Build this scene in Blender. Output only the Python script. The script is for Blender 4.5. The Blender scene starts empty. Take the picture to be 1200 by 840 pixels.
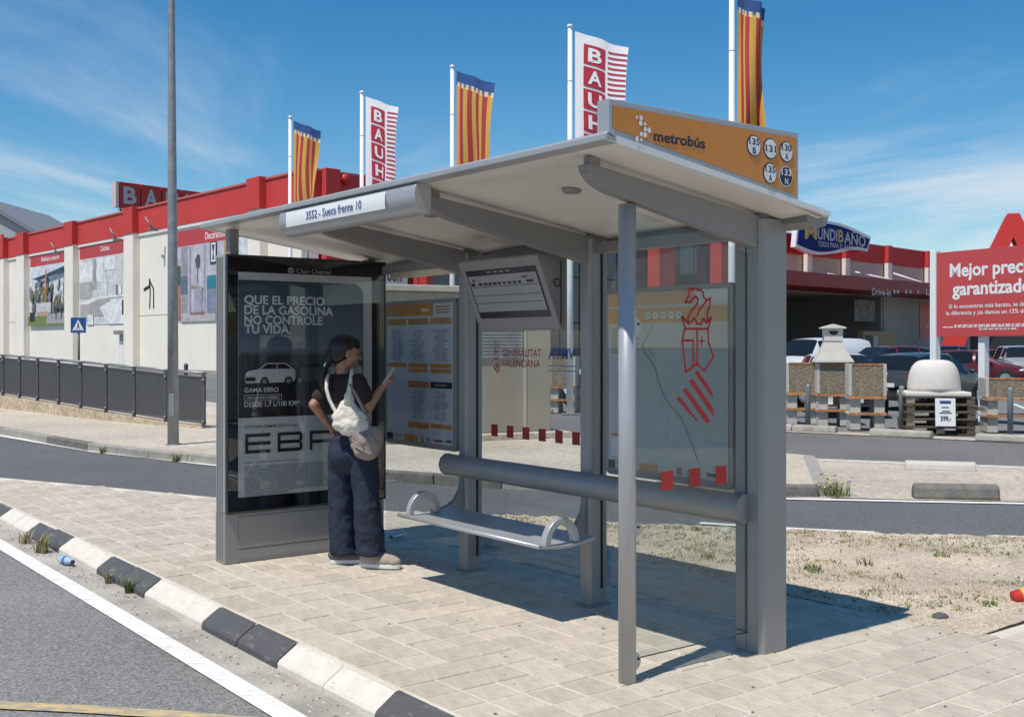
import bpy, bmesh, math, random
from mathutils import Vector, Matrix, noise
random.seed(7)
S = bpy.context.scene
COL = S.collection
PI = math.pi

# ------------------------------------------------------------------ camera
FPX, CX, CY, HC = 1297.0, 600.0, 405.0, 1.55      # surveyed lens (photo pixels), horizon row, eye height
cam = bpy.data.cameras.new('camera')
cam_ob = bpy.data.objects.new('camera', cam); COL.objects.link(cam_ob)
cam_ob.location = (0, 0, HC); cam_ob.rotation_euler = (PI / 2, 0, 0)
cam.sensor_width = 36.0; cam.lens = 36.0 * FPX / 1200.0
cam.shift_y = -(420.0 - CY) / 1200.0
cam.clip_start = 0.05; cam.clip_end = 5000
S.camera = cam_ob

# ------------------------------------------------------------------ sun and sky
SUN = Vector((-0.320, -0.371, 1.0)).normalized()
elev = math.asin(SUN.z)
azim = math.atan2(SUN.x, SUN.y)
sun = bpy.data.lights.new('sun', 'SUN'); sun.energy = 4.6; sun.angle = math.radians(0.53); sun.color = (1.0, 0.945, 0.86)
sun_ob = bpy.data.objects.new('sun', sun); COL.objects.link(sun_ob)
sun_ob.rotation_euler = (-SUN).to_track_quat('-Z', 'Y').to_euler()
W = bpy.data.worlds.new('World'); S.world = W; W.use_nodes = True
nt = W.node_tree; nt.nodes.clear()
wo = nt.nodes.new('ShaderNodeOutputWorld'); bg = nt.nodes.new('ShaderNodeBackground')
sky = nt.nodes.new('ShaderNodeTexSky'); sky.sky_type = 'NISHITA'; sky.sun_disc = False
sky.sun_elevation = elev; sky.sun_rotation = azim
sky.altitude = 20; sky.air_density = 1.0; sky.dust_density = 0.1; sky.ozone_density = 2.5
# high thin cloud: one even field over the whole dome, thicker towards the horizon where the layer is seen edge-on
tc = nt.nodes.new('ShaderNodeTexCoord'); sep = nt.nodes.new('ShaderNodeSeparateXYZ')
nt.links.new(tc.outputs['Generated'], sep.inputs[0])
def wmath(op, a, b=None, c=None):
    n = nt.nodes.new('ShaderNodeMath'); n.operation = op
    for i, q in enumerate((a, b, c)):
        if q is None: continue
        if isinstance(q, (int, float)): n.inputs[i].default_value = q
        else: nt.links.new(q, n.inputs[i])
    return n.outputs[0]
zz = wmath('ADD', wmath('MAXIMUM', sep.outputs[2], 0.0), 0.07)
comb = nt.nodes.new('ShaderNodeCombineXYZ')
nt.links.new(wmath('DIVIDE', sep.outputs[0], zz), comb.inputs[0])
nt.links.new(wmath('MULTIPLY', wmath('DIVIDE', sep.outputs[1], zz), 0.62), comb.inputs[1])
nz = nt.nodes.new('ShaderNodeTexNoise'); nz.inputs['Scale'].default_value = 0.34; nz.inputs['Detail'].default_value = 9
nz.inputs['Roughness'].default_value = 0.62; nz.inputs['Distortion'].default_value = 0.7
vadd = nt.nodes.new('ShaderNodeVectorMath'); vadd.operation = 'ADD'; vadd.inputs[1].default_value = (3.1, 1.7, 0.0)
nt.links.new(comb.outputs[0], vadd.inputs[0]); nt.links.new(vadd.outputs[0], nz.inputs['Vector'])
mr = nt.nodes.new('ShaderNodeMapRange'); mr.interpolation_type = 'SMOOTHSTEP'
mr.inputs['From Min'].default_value = 0.43; mr.inputs['From Max'].default_value = 0.62
mr.inputs['To Min'].default_value = 0.0; mr.inputs['To Max'].default_value = 0.9
nt.links.new(nz.outputs['Fac'], mr.inputs['Value'])
hz = nt.nodes.new('ShaderNodeMapRange'); hz.inputs['From Min'].default_value = 0.02; hz.inputs['From Max'].default_value = 0.34
hz.inputs['To Min'].default_value = 1.0; hz.inputs['To Max'].default_value = 0.12
nt.links.new(sep.outputs[2], hz.inputs['Value'])
cm = wmath('MULTIPLY', mr.outputs[0], hz.outputs[0])
mx = nt.nodes.new('ShaderNodeMixRGB'); mx.inputs[2].default_value = (7.3, 7.5, 7.7, 1)
nt.links.new(cm, mx.inputs[0])
hs = nt.nodes.new('ShaderNodeHueSaturation'); hs.inputs['Saturation'].default_value = 1.42; hs.inputs['Hue'].default_value = 0.495
nt.links.new(sky.outputs[0], hs.inputs['Color']); nt.links.new(hs.outputs[0], mx.inputs[1])
nt.links.new(mx.outputs[0], bg.inputs[0]); bg.inputs[1].default_value = 0.115
nt.links.new(bg.outputs[0], wo.inputs[0])
S.view_settings.view_transform = 'Standard'; S.view_settings.look = 'None'
S.view_settings.exposure = 0.0; S.view_settings.gamma = 1.0; S.view_settings.use_curve_mapping = False

# ------------------------------------------------------------------ materials
MATS = {}
def mat(name, col, rough=0.55, metal=0.0, var=0.12, scale=6.0, bump=0.0, bscale=60.0, spec=0.5, col2=None, coat=0.0, island=0.0, detail=6.0, stretch=None):
    if name in MATS: return MATS[name]
    m = bpy.data.materials.new(name); m.use_nodes = True; MATS[name] = m
    t = m.node_tree; p = t.nodes['Principled BSDF']
    p.inputs['Roughness'].default_value = rough; p.inputs['Metallic'].default_value = metal
    p.inputs['Specular IOR Level'].default_value = spec; p.inputs['Coat Weight'].default_value = coat
    c = tuple(col) + (1,)
    tcn = t.nodes.new('ShaderNodeTexCoord'); vec = tcn.outputs['Object']
    if stretch:
        mp = t.nodes.new('ShaderNodeMapping'); mp.inputs['Scale'].default_value = stretch
        t.links.new(vec, mp.inputs[0]); vec = mp.outputs[0]
    n = t.nodes.new('ShaderNodeTexNoise'); n.inputs['Scale'].default_value = scale; n.inputs['Detail'].default_value = detail
    n.inputs['Roughness'].default_value = 0.65
    t.links.new(vec, n.inputs['Vector'])
    rp = t.nodes.new('ShaderNodeMapRange'); rp.inputs['From Min'].default_value = 0.3; rp.inputs['From Max'].default_value = 0.7
    t.links.new(n.outputs['Fac'], rp.inputs['Value'])
    mixn = t.nodes.new('ShaderNodeMixRGB')
    t.links.new(rp.outputs[0], mixn.inputs[0])
    if col2 is None:
        a = tuple(x * (1 - var) for x in col) + (1,); b = tuple(min(1, x * (1 + var)) for x in col) + (1,)
    else: a, b = c, tuple(col2) + (1,)
    mixn.inputs[1].default_value = a; mixn.inputs[2].default_value = b
    out = mixn.outputs[0]
    if island:
        g = t.nodes.new('ShaderNodeNewGeometry'); oi = t.nodes.new('ShaderNodeObjectInfo')
        ad = t.nodes.new('ShaderNodeMath'); ad.operation = 'ADD'; t.links.new(g.outputs['Random Per Island'], ad.inputs[0]); t.links.new(oi.outputs['Random'], ad.inputs[1])
        fr = t.nodes.new('ShaderNodeMath'); fr.operation = 'FRACT'; t.links.new(ad.outputs[0], fr.inputs[0])
        mr2 = t.nodes.new('ShaderNodeMapRange'); mr2.inputs['To Min'].default_value = 1 - island; mr2.inputs['To Max'].default_value = 1 + island * 0.7
        t.links.new(fr.outputs[0], mr2.inputs['Value'])
        ml = t.nodes.new('ShaderNodeMixRGB'); ml.blend_type = 'MULTIPLY'; ml.inputs[0].default_value = 1
        t.links.new(out, ml.inputs[1]); t.links.new(mr2.outputs[0], ml.inputs[2]); out = ml.outputs[0]
    t.links.new(out, p.inputs['Base Color'])
    rr = t.nodes.new('ShaderNodeMapRange'); rr.inputs['To Min'].default_value = max(0, rough - 0.07); rr.inputs['To Max'].default_value = min(1, rough + 0.09)
    t.links.new(n.outputs['Fac'], rr.inputs['Value']); t.links.new(rr.outputs[0], p.inputs['Roughness'])
    if bump:
        nb = t.nodes.new('ShaderNodeTexNoise'); nb.inputs['Scale'].default_value = bscale; nb.inputs['Detail'].default_value = 5
        t.links.new(vec, nb.inputs['Vector'])
        b = t.nodes.new('ShaderNodeBump'); b.inputs['Strength'].default_value = bump; b.inputs['Distance'].default_value = 0.01
        t.links.new(nb.outputs['Fac'], b.inputs['Height']); t.links.new(b.outputs[0], p.inputs['Normal'])
    return m

def glass(name, tint=(0.86, 0.9, 0.9), refl=1.0, rough=0.0, ior=1.5):
    if name in MATS: return MATS[name]
    m = bpy.data.materials.new(name); m.use_nodes = True; MATS[name] = m
    t = m.node_tree; t.nodes.remove(t.nodes['Principled BSDF']); o = t.nodes['Material Output']
    tr = t.nodes.new('ShaderNodeBsdfTransparent'); tr.inputs[0].default_value = tuple(tint) + (1,)
    gl = t.nodes.new('ShaderNodeBsdfGlossy'); gl.inputs['Roughness'].default_value = rough
    lw = t.nodes.new('ShaderNodeLayerWeight'); lw.inputs['Blend'].default_value = 0.5
    pw = t.nodes.new('ShaderNodeMath'); pw.operation = 'POWER'; pw.inputs[1].default_value = 5.0; t.links.new(lw.outputs['Facing'], pw.inputs[0])
    mu = t.nodes.new('ShaderNodeMath'); mu.operation = 'MULTIPLY_ADD'; mu.inputs[1].default_value = 0.95 * min(1.0, refl); mu.inputs[2].default_value = 0.04 * refl
    t.links.new(pw.outputs[0], mu.inputs[0])
    mi = t.nodes.new('ShaderNodeMixShader'); t.links.new(mu.outputs[0], mi.inputs[0])
    t.links.new(tr.outputs[0], mi.inputs[1]); t.links.new(gl.outputs[0], mi.inputs[2]); t.links.new(mi.outputs[0], o.inputs[0])
    return m

def speckle(name, base, dark, light, rough=0.9, big=0.7, fine=170.0, patch=0.15, bump=0.5):
    """mineral surface: aggregate grains, patches, fine relief"""
    if name in MATS: return MATS[name]
    m = bpy.data.materials.new(name); m.use_nodes = True; MATS[name] = m
    t = m.node_tree; p = t.nodes['Principled BSDF']; p.inputs['Roughness'].default_value = rough; p.inputs['Specular IOR Level'].default_value = 0.3
    tcn = t.nodes.new('ShaderNodeTexCoord')
    v1 = t.nodes.new('ShaderNodeTexVoronoi'); v1.inputs['Scale'].default_value = fine; t.links.new(tcn.outputs['Object'], v1.inputs['Vector'])
    cr = t.nodes.new('ShaderNodeValToRGB'); e = cr.color_ramp.elements
    e[0].position = 0.0; e[0].color = tuple(dark) + (1,); e[1].position = 1.0; e[1].color = tuple(light) + (1,)
    mid = cr.color_ramp.elements.new(0.5); mid.color = tuple(base) + (1,)
    sp = t.nodes.new('ShaderNodeSeparateColor'); t.links.new(v1.outputs['Color'], sp.inputs[0]); t.links.new(sp.outputs[0], cr.inputs[0])
    n2 = t.nodes.new('ShaderNodeTexNoise'); n2.inputs['Scale'].default_value = big; n2.inputs['Detail'].default_value = 8; t.links.new(tcn.outputs['Object'], n2.inputs['Vector'])
    rp = t.nodes.new('ShaderNodeMapRange'); rp.inputs['From Min'].default_value = 0.3; rp.inputs['From Max'].default_value = 0.7
    rp.inputs['To Min'].default_value = 1 - patch; rp.inputs['To Max'].default_value = 1 + patch; t.links.new(n2.outputs['Fac'], rp.inputs['Value'])
    ml = t.nodes.new('ShaderNodeMixRGB'); ml.blend_type = 'MULTIPLY'; ml.inputs[0].default_value = 1
    t.links.new(cr.outputs[0], ml.inputs[1]); t.links.new(rp.outputs[0], ml.inputs[2]); t.links.new(ml.outputs[0], p.inputs['Base Color'])
    b = t.nodes.new('ShaderNodeBump'); b.inputs['Strength'].default_value = bump; b.inputs['Distance'].default_value = 0.004
    t.links.new(v1.outputs['Distance'], b.inputs['Height']); t.links.new(b.outputs[0], p.inputs['Normal'])
    return m

asphalt = speckle('asphalt', (0.205, 0.198, 0.190), (0.11, 0.107, 0.104), (0.30, 0.29, 0.275), fine=110, big=0.5, patch=0.14)
asphalt_slip = speckle('asphalt_slip_road', (0.122, 0.122, 0.126), (0.08, 0.08, 0.083), (0.165, 0.163, 0.162), fine=90, big=0.35, patch=0.13)
asphalt_park = speckle('asphalt_car_park', (0.17, 0.165, 0.158), (0.13, 0.126, 0.12), (0.22, 0.213, 0.2), fine=60, big=0.15, patch=0.15)
m_gutter = speckle('gutter_concrete', (0.40, 0.36, 0.315), (0.31, 0.28, 0.24), (0.46, 0.425, 0.375), fine=230, big=2.6, patch=0.25)
m_joint = speckle('paving_joint_sand', (0.64, 0.575, 0.49), (0.5, 0.44, 0.36), (0.72, 0.66, 0.57), fine=200, big=1.5, patch=0.12)
m_tile = mat('paving_tile', (0.43, 0.37, 0.30), 0.85, var=0.16, scale=9.0, bump=0.6, bscale=70, island=0.115, col2=(0.58, 0.52, 0.43), spec=0.25, detail=9, stretch=(1.0, 2.2, 1.0))
m_walk = speckle('far_pavement', (0.50, 0.435, 0.35), (0.41, 0.35, 0.28), (0.58, 0.51, 0.42), fine=22, big=0.5, patch=0.12)
m_kerb_grey = mat('kerb_concrete', (0.25, 0.235, 0.205), 0.9, scale=4, bump=0.4, bscale=50, col2=(0.42, 0.39, 0.34), spec=0.2)
m_kerb_dark = mat('kerb_weathered_dark', (0.11, 0.105, 0.095), 0.9, scale=5, bump=0.5, bscale=40, col2=(0.24, 0.22, 0.19), spec=0.2)
def worn(name, paint, under, amt=0.35):
    m = mat(name, paint, 0.75, var=0.08, scale=7, bump=0.35, bscale=90, spec=0.3)
    t = m.node_tree; p = t.nodes['Principled BSDF']; src = p.inputs['Base Color'].links[0].from_socket
    tcn = t.nodes.new('ShaderNodeTexCoord'); oi = t.nodes.new('ShaderNodeObjectInfo')
    va = t.nodes.new('ShaderNodeVectorMath'); va.operation = 'ADD'; t.links.new(tcn.outputs['Object'], va.inputs[0])
    cx_ = t.nodes.new('ShaderNodeCombineXYZ'); mm = t.nodes.new('ShaderNodeMath'); mm.operation = 'MULTIPLY'; mm.inputs[1].default_value = 37
    t.links.new(oi.outputs['Random'], mm.inputs[0]); t.links.new(mm.outputs[0], cx_.inputs[0]); t.links.new(cx_.outputs[0], va.inputs[1])
    mp = t.nodes.new('ShaderNodeMapping'); mp.inputs['Scale'].default_value = (1.2, 4.5, 3); t.links.new(va.outputs[0], mp.inputs[0])
    n = t.nodes.new('ShaderNodeTexNoise'); n.inputs['Scale'].default_value = 5.5; n.inputs['Detail'].default_value = 10; n.inputs['Roughness'].default_value = 0.72
    t.links.new(mp.outputs[0], n.inputs['Vector'])
    mr_ = t.nodes.new('ShaderNodeMapRange'); mr_.inputs['From Min'].default_value = 0.64 - amt * 0.25; mr_.inputs['From Max'].default_value = 0.74 - amt * 0.2
    t.links.new(n.outputs['Fac'], mr_.inputs['Value'])
    mi = t.nodes.new('ShaderNodeMixRGB'); mi.inputs[2].default_value = tuple(under) + (1,)
    t.links.new(mr_.outputs[0], mi.inputs[0]); t.links.new(src, mi.inputs[1]); t.links.new(mi.outputs[0], p.inputs['Base Color'])
    return m
m_kwhite = worn('kerb_white_paint', (0.63, 0.585, 0.51), (0.47, 0.40, 0.32), 0.3)
m_kblack = worn('kerb_black_paint', (0.085, 0.085, 0.089), (0.20, 0.19, 0.175), 0.34)
m_line = worn('road_line_white', (0.74, 0.73, 0.70), (0.33, 0.32, 0.30), 0.30)
m_line_far = mat('road_line_far', (0.72, 0.71, 0.67), 0.8, var=0.1, scale=3)
m_yellow = worn('road_line_yellow', (0.60, 0.45, 0.20), (0.30, 0.28, 0.25), 0.85)
m_alu = mat('grey_painted_aluminium', (0.285, 0.283, 0.283), 0.45, 0.3, var=0.05, scale=3, spec=0.5, bump=0.03, bscale=200)
m_alu_d = mat('grey_painted_steel', (0.235, 0.23, 0.226), 0.5, 0.2, var=0.06, scale=3)
m_alu_l = mat('silver_aluminium', (0.44, 0.443, 0.45), 0.38, 0.4, var=0.05, scale=4)
m_gasket = mat('black_rubber', (0.008, 0.008, 0.009), 0.6)
m_roof_u = mat('cream_roof_lining', (0.74, 0.70, 0.64), 0.30, var=0.05, scale=1.6, bump=0.09, bscale=5, spec=0.5)
m_roof_t = mat('white_roof_shell', (0.7, 0.7, 0.69), 0.4, var=0.05)
m_black = mat('gloss_black_frame', (0.006, 0.006, 0.007), 0.08, var=0.1, coat=0.3)
m_white = mat('white_print', (0.78, 0.78, 0.78), 0.5, var=0.02)
m_offwhite = mat('offwhite_print', (0.60, 0.60, 0.585), 0.5, var=0.03)
m_orange = mat('orange_sign_vinyl', (0.60, 0.215, 0.018), 0.3, var=0.04, scale=1.5, coat=0.2)
m_navy = mat('navy_print', (0.012, 0.018, 0.05), 0.4)
m_blue = mat('blue_print', (0.012, 0.06, 0.24), 0.4)
m_blk = mat('black_print', (0.012, 0.012, 0.013), 0.5)
m_grey_pr = mat('grey_print', (0.22, 0.225, 0.235), 0.5)
m_lgrey_pr = mat('pale_grey_print', (0.42, 0.43, 0.44), 0.5)
m_redv = mat('red_glass_vinyl', (0.42, 0.012, 0.012), 0.45)
m_redv_d = mat('dark_red_glass_vinyl', (0.26, 0.010, 0.012), 0.5)
m_glass = glass('clear_shelter_glass', (0.90, 0.92, 0.915), 0.7)
m_glass_side = glass('tinted_side_glass', (0.89, 0.915, 0.91), 0.7)
m_cover = glass('poster_cover_glass', (0.93, 0.94, 0.95), 1.2)
m_galv = mat('galvanised_steel', (0.30, 0.31, 0.315), 0.5, 0.45, var=0.22, scale=9, detail=8)
m_white_mast = mat('white_mast_paint', (0.80, 0.80, 0.79), 0.4, var=0.03)
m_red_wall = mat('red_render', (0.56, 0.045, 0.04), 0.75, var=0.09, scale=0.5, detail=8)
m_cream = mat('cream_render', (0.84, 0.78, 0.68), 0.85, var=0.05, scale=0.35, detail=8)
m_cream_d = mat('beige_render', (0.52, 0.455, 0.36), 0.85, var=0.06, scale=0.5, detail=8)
m_red_sign = mat('red_sign_board', (0.46, 0.03, 0.035), 0.4, var=0.03)

# ------------------------------------------------------------------ survey helpers
def G(x, y, z=0.0):
    """photo pixel -> point on the level z"""
    Y = FPX * (HC - z) / (y - CY); return Vector(((x - CX) * Y / FPX, Y, z))
def D(x, y, Y):
    """photo pixel at a known distance"""
    return Vector(((x - CX) * Y / FPX, Y, HC - (y - CY) * Y / FPX))

class Frame:
    """a building line: origin on the ground, X along it (to the viewer's right), Y into it"""
    def __init__(s, o, xdir):
        s.o = Vector(o); xd = Vector((xdir[0], xdir[1], 0)).normalized(); s.x = xd; s.y = Vector((-xd.y, xd.x, 0))
        s.rz = math.atan2(xd.y, xd.x)
    def w(s, x, y, z): return s.o + s.x * x + s.y * y + Vector((0, 0, z))
    def px(s, x, y, off=0.0):
        """photo pixel on the upright plane local y = off -> local (x, z)"""
        d = Vector(((x - CX) / FPX, 1.0, -(y - CY) / FPX)); c = Vector((0, 0, HC))
        p0 = s.o + s.y * off; t = (p0 - c).dot(s.y) / d.dot(s.y); q = c + d * t - s.o
        return q.dot(s.x), q.z + s.o.z
    def pxx(s, x, y, xoff=0.0):
        """photo pixel on the upright cross plane local x = xoff -> local (y, z)"""
        d = Vector(((x - CX) / FPX, 1.0, -(y - CY) / FPX)); c = Vector((0, 0, HC))
        p0 = s.o + s.x * xoff; t = (p0 - c).dot(s.x) / d.dot(s.x); q = c + d * t - s.o
        return q.dot(s.y), q.z

# ------------------------------------------------------------------ mesh helpers
_tc = {}
def text_geo(s, bold=0.0):
    k = (s, bold)
    if k in _tc: return _tc[k]
    cu = bpy.data.curves.new('t', 'FONT'); cu.body = s; cu.offset = bold; cu.resolution_u = 3; cu.fill_mode = 'FRONT'
    ob = bpy.data.objects.new('t', cu); COL.objects.link(ob)
    bpy.context.view_layer.update()
    me = bpy.data.meshes.new_from_object(ob.evaluated_get(bpy.context.evaluated_depsgraph_get()))
    vs = [(v.co.x, v.co.y) for v in me.vertices]; fs = [tuple(p.vertices) for p in me.polygons]
    bpy.data.objects.remove(ob); bpy.data.curves.remove(cu); bpy.data.meshes.remove(me)
    _tc[k] = (vs, fs); return _tc[k]
CAP = max(q[1] for q in text_geo('H')[0])
class MB:
    def __init__(s): s.v = []; s.f = []; s.m = []; s.sm = []
    def add(s, vs, fs, mi=0, smooth=False, M=None):
        o = len(s.v)
        s.v += [tuple(M @ Vector(q)) if M else tuple(q) for q in vs]
        for f in fs: s.f.append(tuple(i + o for i in f)); s.m.append(mi); s.sm.append(smooth)
        return s
    def box(s, x0, x1, y0, y1, z0, z1, mi=0, M=None):
        x0, x1 = min(x0, x1), max(x0, x1); y0, y1 = min(y0, y1), max(y0, y1); z0, z1 = min(z0, z1), max(z0, z1)
        return s.add([(x0,y0,z0),(x1,y0,z0),(x1,y1,z0),(x0,y1,z0),(x0,y0,z1),(x1,y0,z1),(x1,y1,z1),(x0,y1,z1)],
            [(0,3,2,1),(4,5,6,7),(0,1,5,4),(1,2,6,5),(2,3,7,6),(3,0,4,7)], mi, False, M)
    def poly(s, pts, mi=0, M=None): return s.add(pts, [tuple(range(len(pts)))], mi, False, M)
    def prism(s, prof, axis, a0, a1, mi=0, M=None, smooth=False):
        n = len(prof)
        def p(q, a): return {'x': (a, q[0], q[1]), 'y': (q[0], a, q[1]), 'z': (q[0], q[1], a)}[axis]
        vs = [p(q, a0) for q in prof] + [p(q, a1) for q in prof]
        s.add(vs, [(i, (i+1) % n, n + (i+1) % n, n + i) for i in range(n)], mi, smooth, M)
        o = len(s.v) - 2*n
        s.f += [tuple(o + i for i in reversed(range(n))), tuple(o + n + i for i in range(n))]; s.m += [mi, mi]; s.sm += [False, False]
        return s
    def tube(s, p0, p1, r0, r1=None, n=12, mi=0, caps=True, M=None):
        r1 = r0 if r1 is None else r1
        p0, p1 = Vector(p0), Vector(p1); d = (p1 - p0).normalized()
        a = d.orthogonal().normalized(); b = d.cross(a)
        vs = []
        for P, r in ((p0, r0), (p1, r1)):
            vs += [P + (a * math.cos(t) + b * math.sin(t)) * r for t in [2*PI*i/n for i in range(n)]]
        s.add(vs, [(i, (i+1) % n, n + (i+1) % n, n + i) for i in range(n)], mi, True, M)
        if caps:
            o = len(s.v) - 2*n
            s.f += [tuple(o + i for i in reversed(range(n))), tuple(o + n + i for i in range(n))]; s.m += [mi, mi]; s.sm += [False, False]
        return s
    def path(s, pts, r, n=8, mi=0, M=None):
        pts = [Vector(p) for p in pts]; vs = []; prev = None
        for i, p in enumerate(pts):
            d = (pts[min(i+1, len(pts)-1)] - pts[max(i-1, 0)]).normalized()
            a = d.orthogonal().normalized() if prev is None else (prev - d * prev.dot(d)).normalized()
            prev = a; b = d.cross(a); rr = r[i] if isinstance(r, (list, tuple)) else r
            vs += [p + (a * math.cos(t) + b * math.sin(t)) * rr for t in [2*PI*k/n for k in range(n)]]
        m = len(pts)
        s.add(vs, [(i*n + k, i*n + (k+1) % n, (i+1)*n + (k+1) % n, (i+1)*n + k) for i in range(m-1) for k in range(n)], mi, True, M)
        o = len(s.v) - m*n
        s.f += [tuple(o + k for k in reversed(range(n))), tuple(o + (m-1)*n + k for k in range(n))]; s.m += [mi, mi]; s.sm += [True, True]
        return s
    def lathe(s, prof, c=(0, 0, 0), n=20, mi=0, M=None):
        vs = []
        for r, z in prof: vs += [(c[0] + r*math.cos(2*PI*k/n), c[1] + r*math.sin(2*PI*k/n), c[2] + z) for k in range(n)]
        m = len(prof)
        s.add(vs, [(i*n + k, i*n + (k+1) % n, (i+1)*n + (k+1) % n, (i+1)*n + k) for i in range(m-1) for k in range(n)], mi, True, M)
        o = len(s.v) - m*n
        s.f += [tuple(o + k for k in reversed(range(n))), tuple(o + (m-1)*n + k for k in range(n))]; s.m += [mi, mi]; s.sm += [False, False]
        return s
    def ell(s, c, r, n=14, k=10, mi=0, M=None, rot=None):
        c = Vector(c); vs = []; fs = []
        for i in range(k + 1):
            th = PI * i / k
            for j in range(n):
                q = Vector((r[0]*math.sin(th)*math.cos(2*PI*j/n), r[1]*math.sin(th)*math.sin(2*PI*j/n), r[2]*math.cos(th)))
                vs.append(c + (rot @ q if rot else q))
        for i in range(k):
            for j in range(n):
                a, b, c2, d = i*n + j, i*n + (j+1) % n, (i+1)*n + (j+1) % n, (i+1)*n + j
                if i == 0: fs.append((a, d, c2))
                elif i == k - 1: fs.append((a, d, b))
                else: fs.append((a, d, c2, b))
        return s.add(vs, fs, mi, True, M)
    def cap(s, p0, p1, r0, r1=None, n=12, mi=0):
        """rounded tapered limb"""
        r1 = r0 if r1 is None else r1
        p0, p1 = Vector(p0), Vector(p1); d = (p1 - p0).normalized(); pts = []; rs = []
        for t in (-1, -0.8, -0.5, 0): pts.append(p0 + d * r0 * t); rs.append(max(0.0008, r0 * math.sqrt(max(0, 1 - t*t))))
        for t in (0, 0.5, 0.8, 1): pts.append(p1 + d * r1 * t); rs.append(max(0.0008, r1 * math.sqrt(max(0, 1 - t*t))))
        return s.path(pts, rs, n, mi)
    def text(s, txt, fn, x0, x1, z0, cap, mi=0, bold=0.0, align='fit'):
        """lettering in the plane given by fn(a, b) -> 3D; fits x0..x1, baseline z0, capital height cap"""
        vs, fs = text_geo(txt, bold)
        if not vs: return s
        a = min(v[0] for v in vs); b = max(v[0] for v in vs); kz = cap / CAP
        kx = (x1 - x0) / (b - a) if align == 'fit' else kz
        base = x0 if align != 'centre' else (x0 + x1) / 2 - kx * (b - a) / 2
        return s.add([fn(base + (v[0] - a) * kx, z0 + v[1] * kz) for v in vs], fs, mi)
    def build(s, name, mats, parent=None, bevel=0, loc=None, rz=0, seg=2, smooth_angle=None, kind=None):
        me = bpy.data.meshes.new(name); me.from_pydata(s.v, [], s.f)
        ms = mats if isinstance(mats, (list, tuple)) else [mats]
        for m in ms: me.materials.append(m)
        me.polygons.foreach_set('material_index', s.m); me.polygons.foreach_set('use_smooth', s.sm)
        me.validate(); me.update()
        if smooth_angle is not None:
            me.polygons.foreach_set('use_smooth', [True] * len(me.polygons)); me.set_sharp_from_angle(angle=math.radians(smooth_angle))
        ob = bpy.data.objects.new(name, me); COL.objects.link(ob)
        if parent: ob.parent = parent
        if loc is not None: ob.location = loc
        if rz: ob.rotation_euler.z = rz
        if bevel:
            b = ob.modifiers.new('bevel', 'BEVEL'); b.width = bevel; b.segments = seg; b.limit_method = 'ANGLE'; b.angle_limit = math.radians(40)
        if kind: ob['kind'] = kind
        return ob
def tag(o, label, cat, group=None):
    o['label'] = label; o['category'] = cat
    if group: o['group'] = group
    return o
def empty(name, loc=(0, 0, 0), rz=0.0, label=None, cat=None, group=None):
    o = bpy.data.objects.new(name, None); COL.objects.link(o); o.location = loc; o.rotation_euler.z = rz; o.empty_display_size = 0.2
    if label: tag(o, label, cat, group)
    return o
def copy_tree(o, parent=None):
    c = o.copy(); COL.objects.link(c); c.parent = parent
    for ch in list(o.children): copy_tree(ch, c)
    return c
def remesh(ob, vox, it=4, fac=0.5):
    r = ob.modifiers.new('remesh', 'REMESH'); r.mode = 'VOXEL'; r.voxel_size = vox; r.use_smooth_shade = True
    sm = ob.modifiers.new('smooth', 'SMOOTH'); sm.iterations = it; sm.factor = fac
    return ob
def XZ(y): return lambda a, b: (a, y, b)          # upright sheet facing -Y
def YZ(x): return lambda a, b: (x, a, b)          # upright sheet facing +X

# ------------------------------------------------------------------ the ground
SH = Frame((1.2556, 5.6155, 0), (0.60674, -0.79490))     # the shelter line: local x = towards the crossing, y = away from the kerb
SU = lambda u, v, z=0.0: SH.w(-u, -v, z)
ROAD = -0.12
def sheet(name, pts, m, z, kind='structure'):
    b = MB(); b.poly([(p[0], p[1], z) for p in pts]); return b.build(name, m, kind=kind)
g = MB(); g.poly([(-900, -300, -0.135), (900, -300, -0.135), (900, 1500, -0.135), (-900, 1500, -0.135)]); g.build('ground', asphalt_park, kind='structure')
near = [SU(-16, 1.86), SU(-16, 14), SU(40, 14), SU(40, 1.86)]
sheet('road', near, asphalt, ROAD)
sheet('gutter', [SU(-16, 1.84), SU(-16, 2.13), SU(9.6, 2.13), SU(9.6, 1.84)], m_gutter, ROAD + 0.004)
def strip(name, pts, w, m, z, n=None):
    """a painted line along a polyline"""
    b = MB(); L = []; R_ = []
    for i, p in enumerate(pts):
        d = (Vector(pts[min(i+1, len(pts)-1)]) - Vector(pts[max(i-1, 0)])); d.z = 0; d.normalize(); q = Vector((-d.y, d.x, 0)) * w / 2
        L.append(Vector(p) + q); R_.append(Vector(p) - q)
    for i in range(len(pts)-1): b.poly([(R_[i].x, R_[i].y, z), (R_[i+1].x, R_[i+1].y, z), (L[i+1].x, L[i+1].y, z), (L[i].x, L[i].y, z)])
    return b.build(name, m, kind='structure')
strip('edge_line', [SU(-12 + k, 2.185) for k in range(0, 46)], 0.125, m_line, ROAD + 0.008)
strip('bus_stop_line', [G(-60, 824.5, ROAD), G(90, 831.5, ROAD), G(195, 838, ROAD), G(330, 849, ROAD)], 0.10, m_yellow, ROAD + 0.008)

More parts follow.
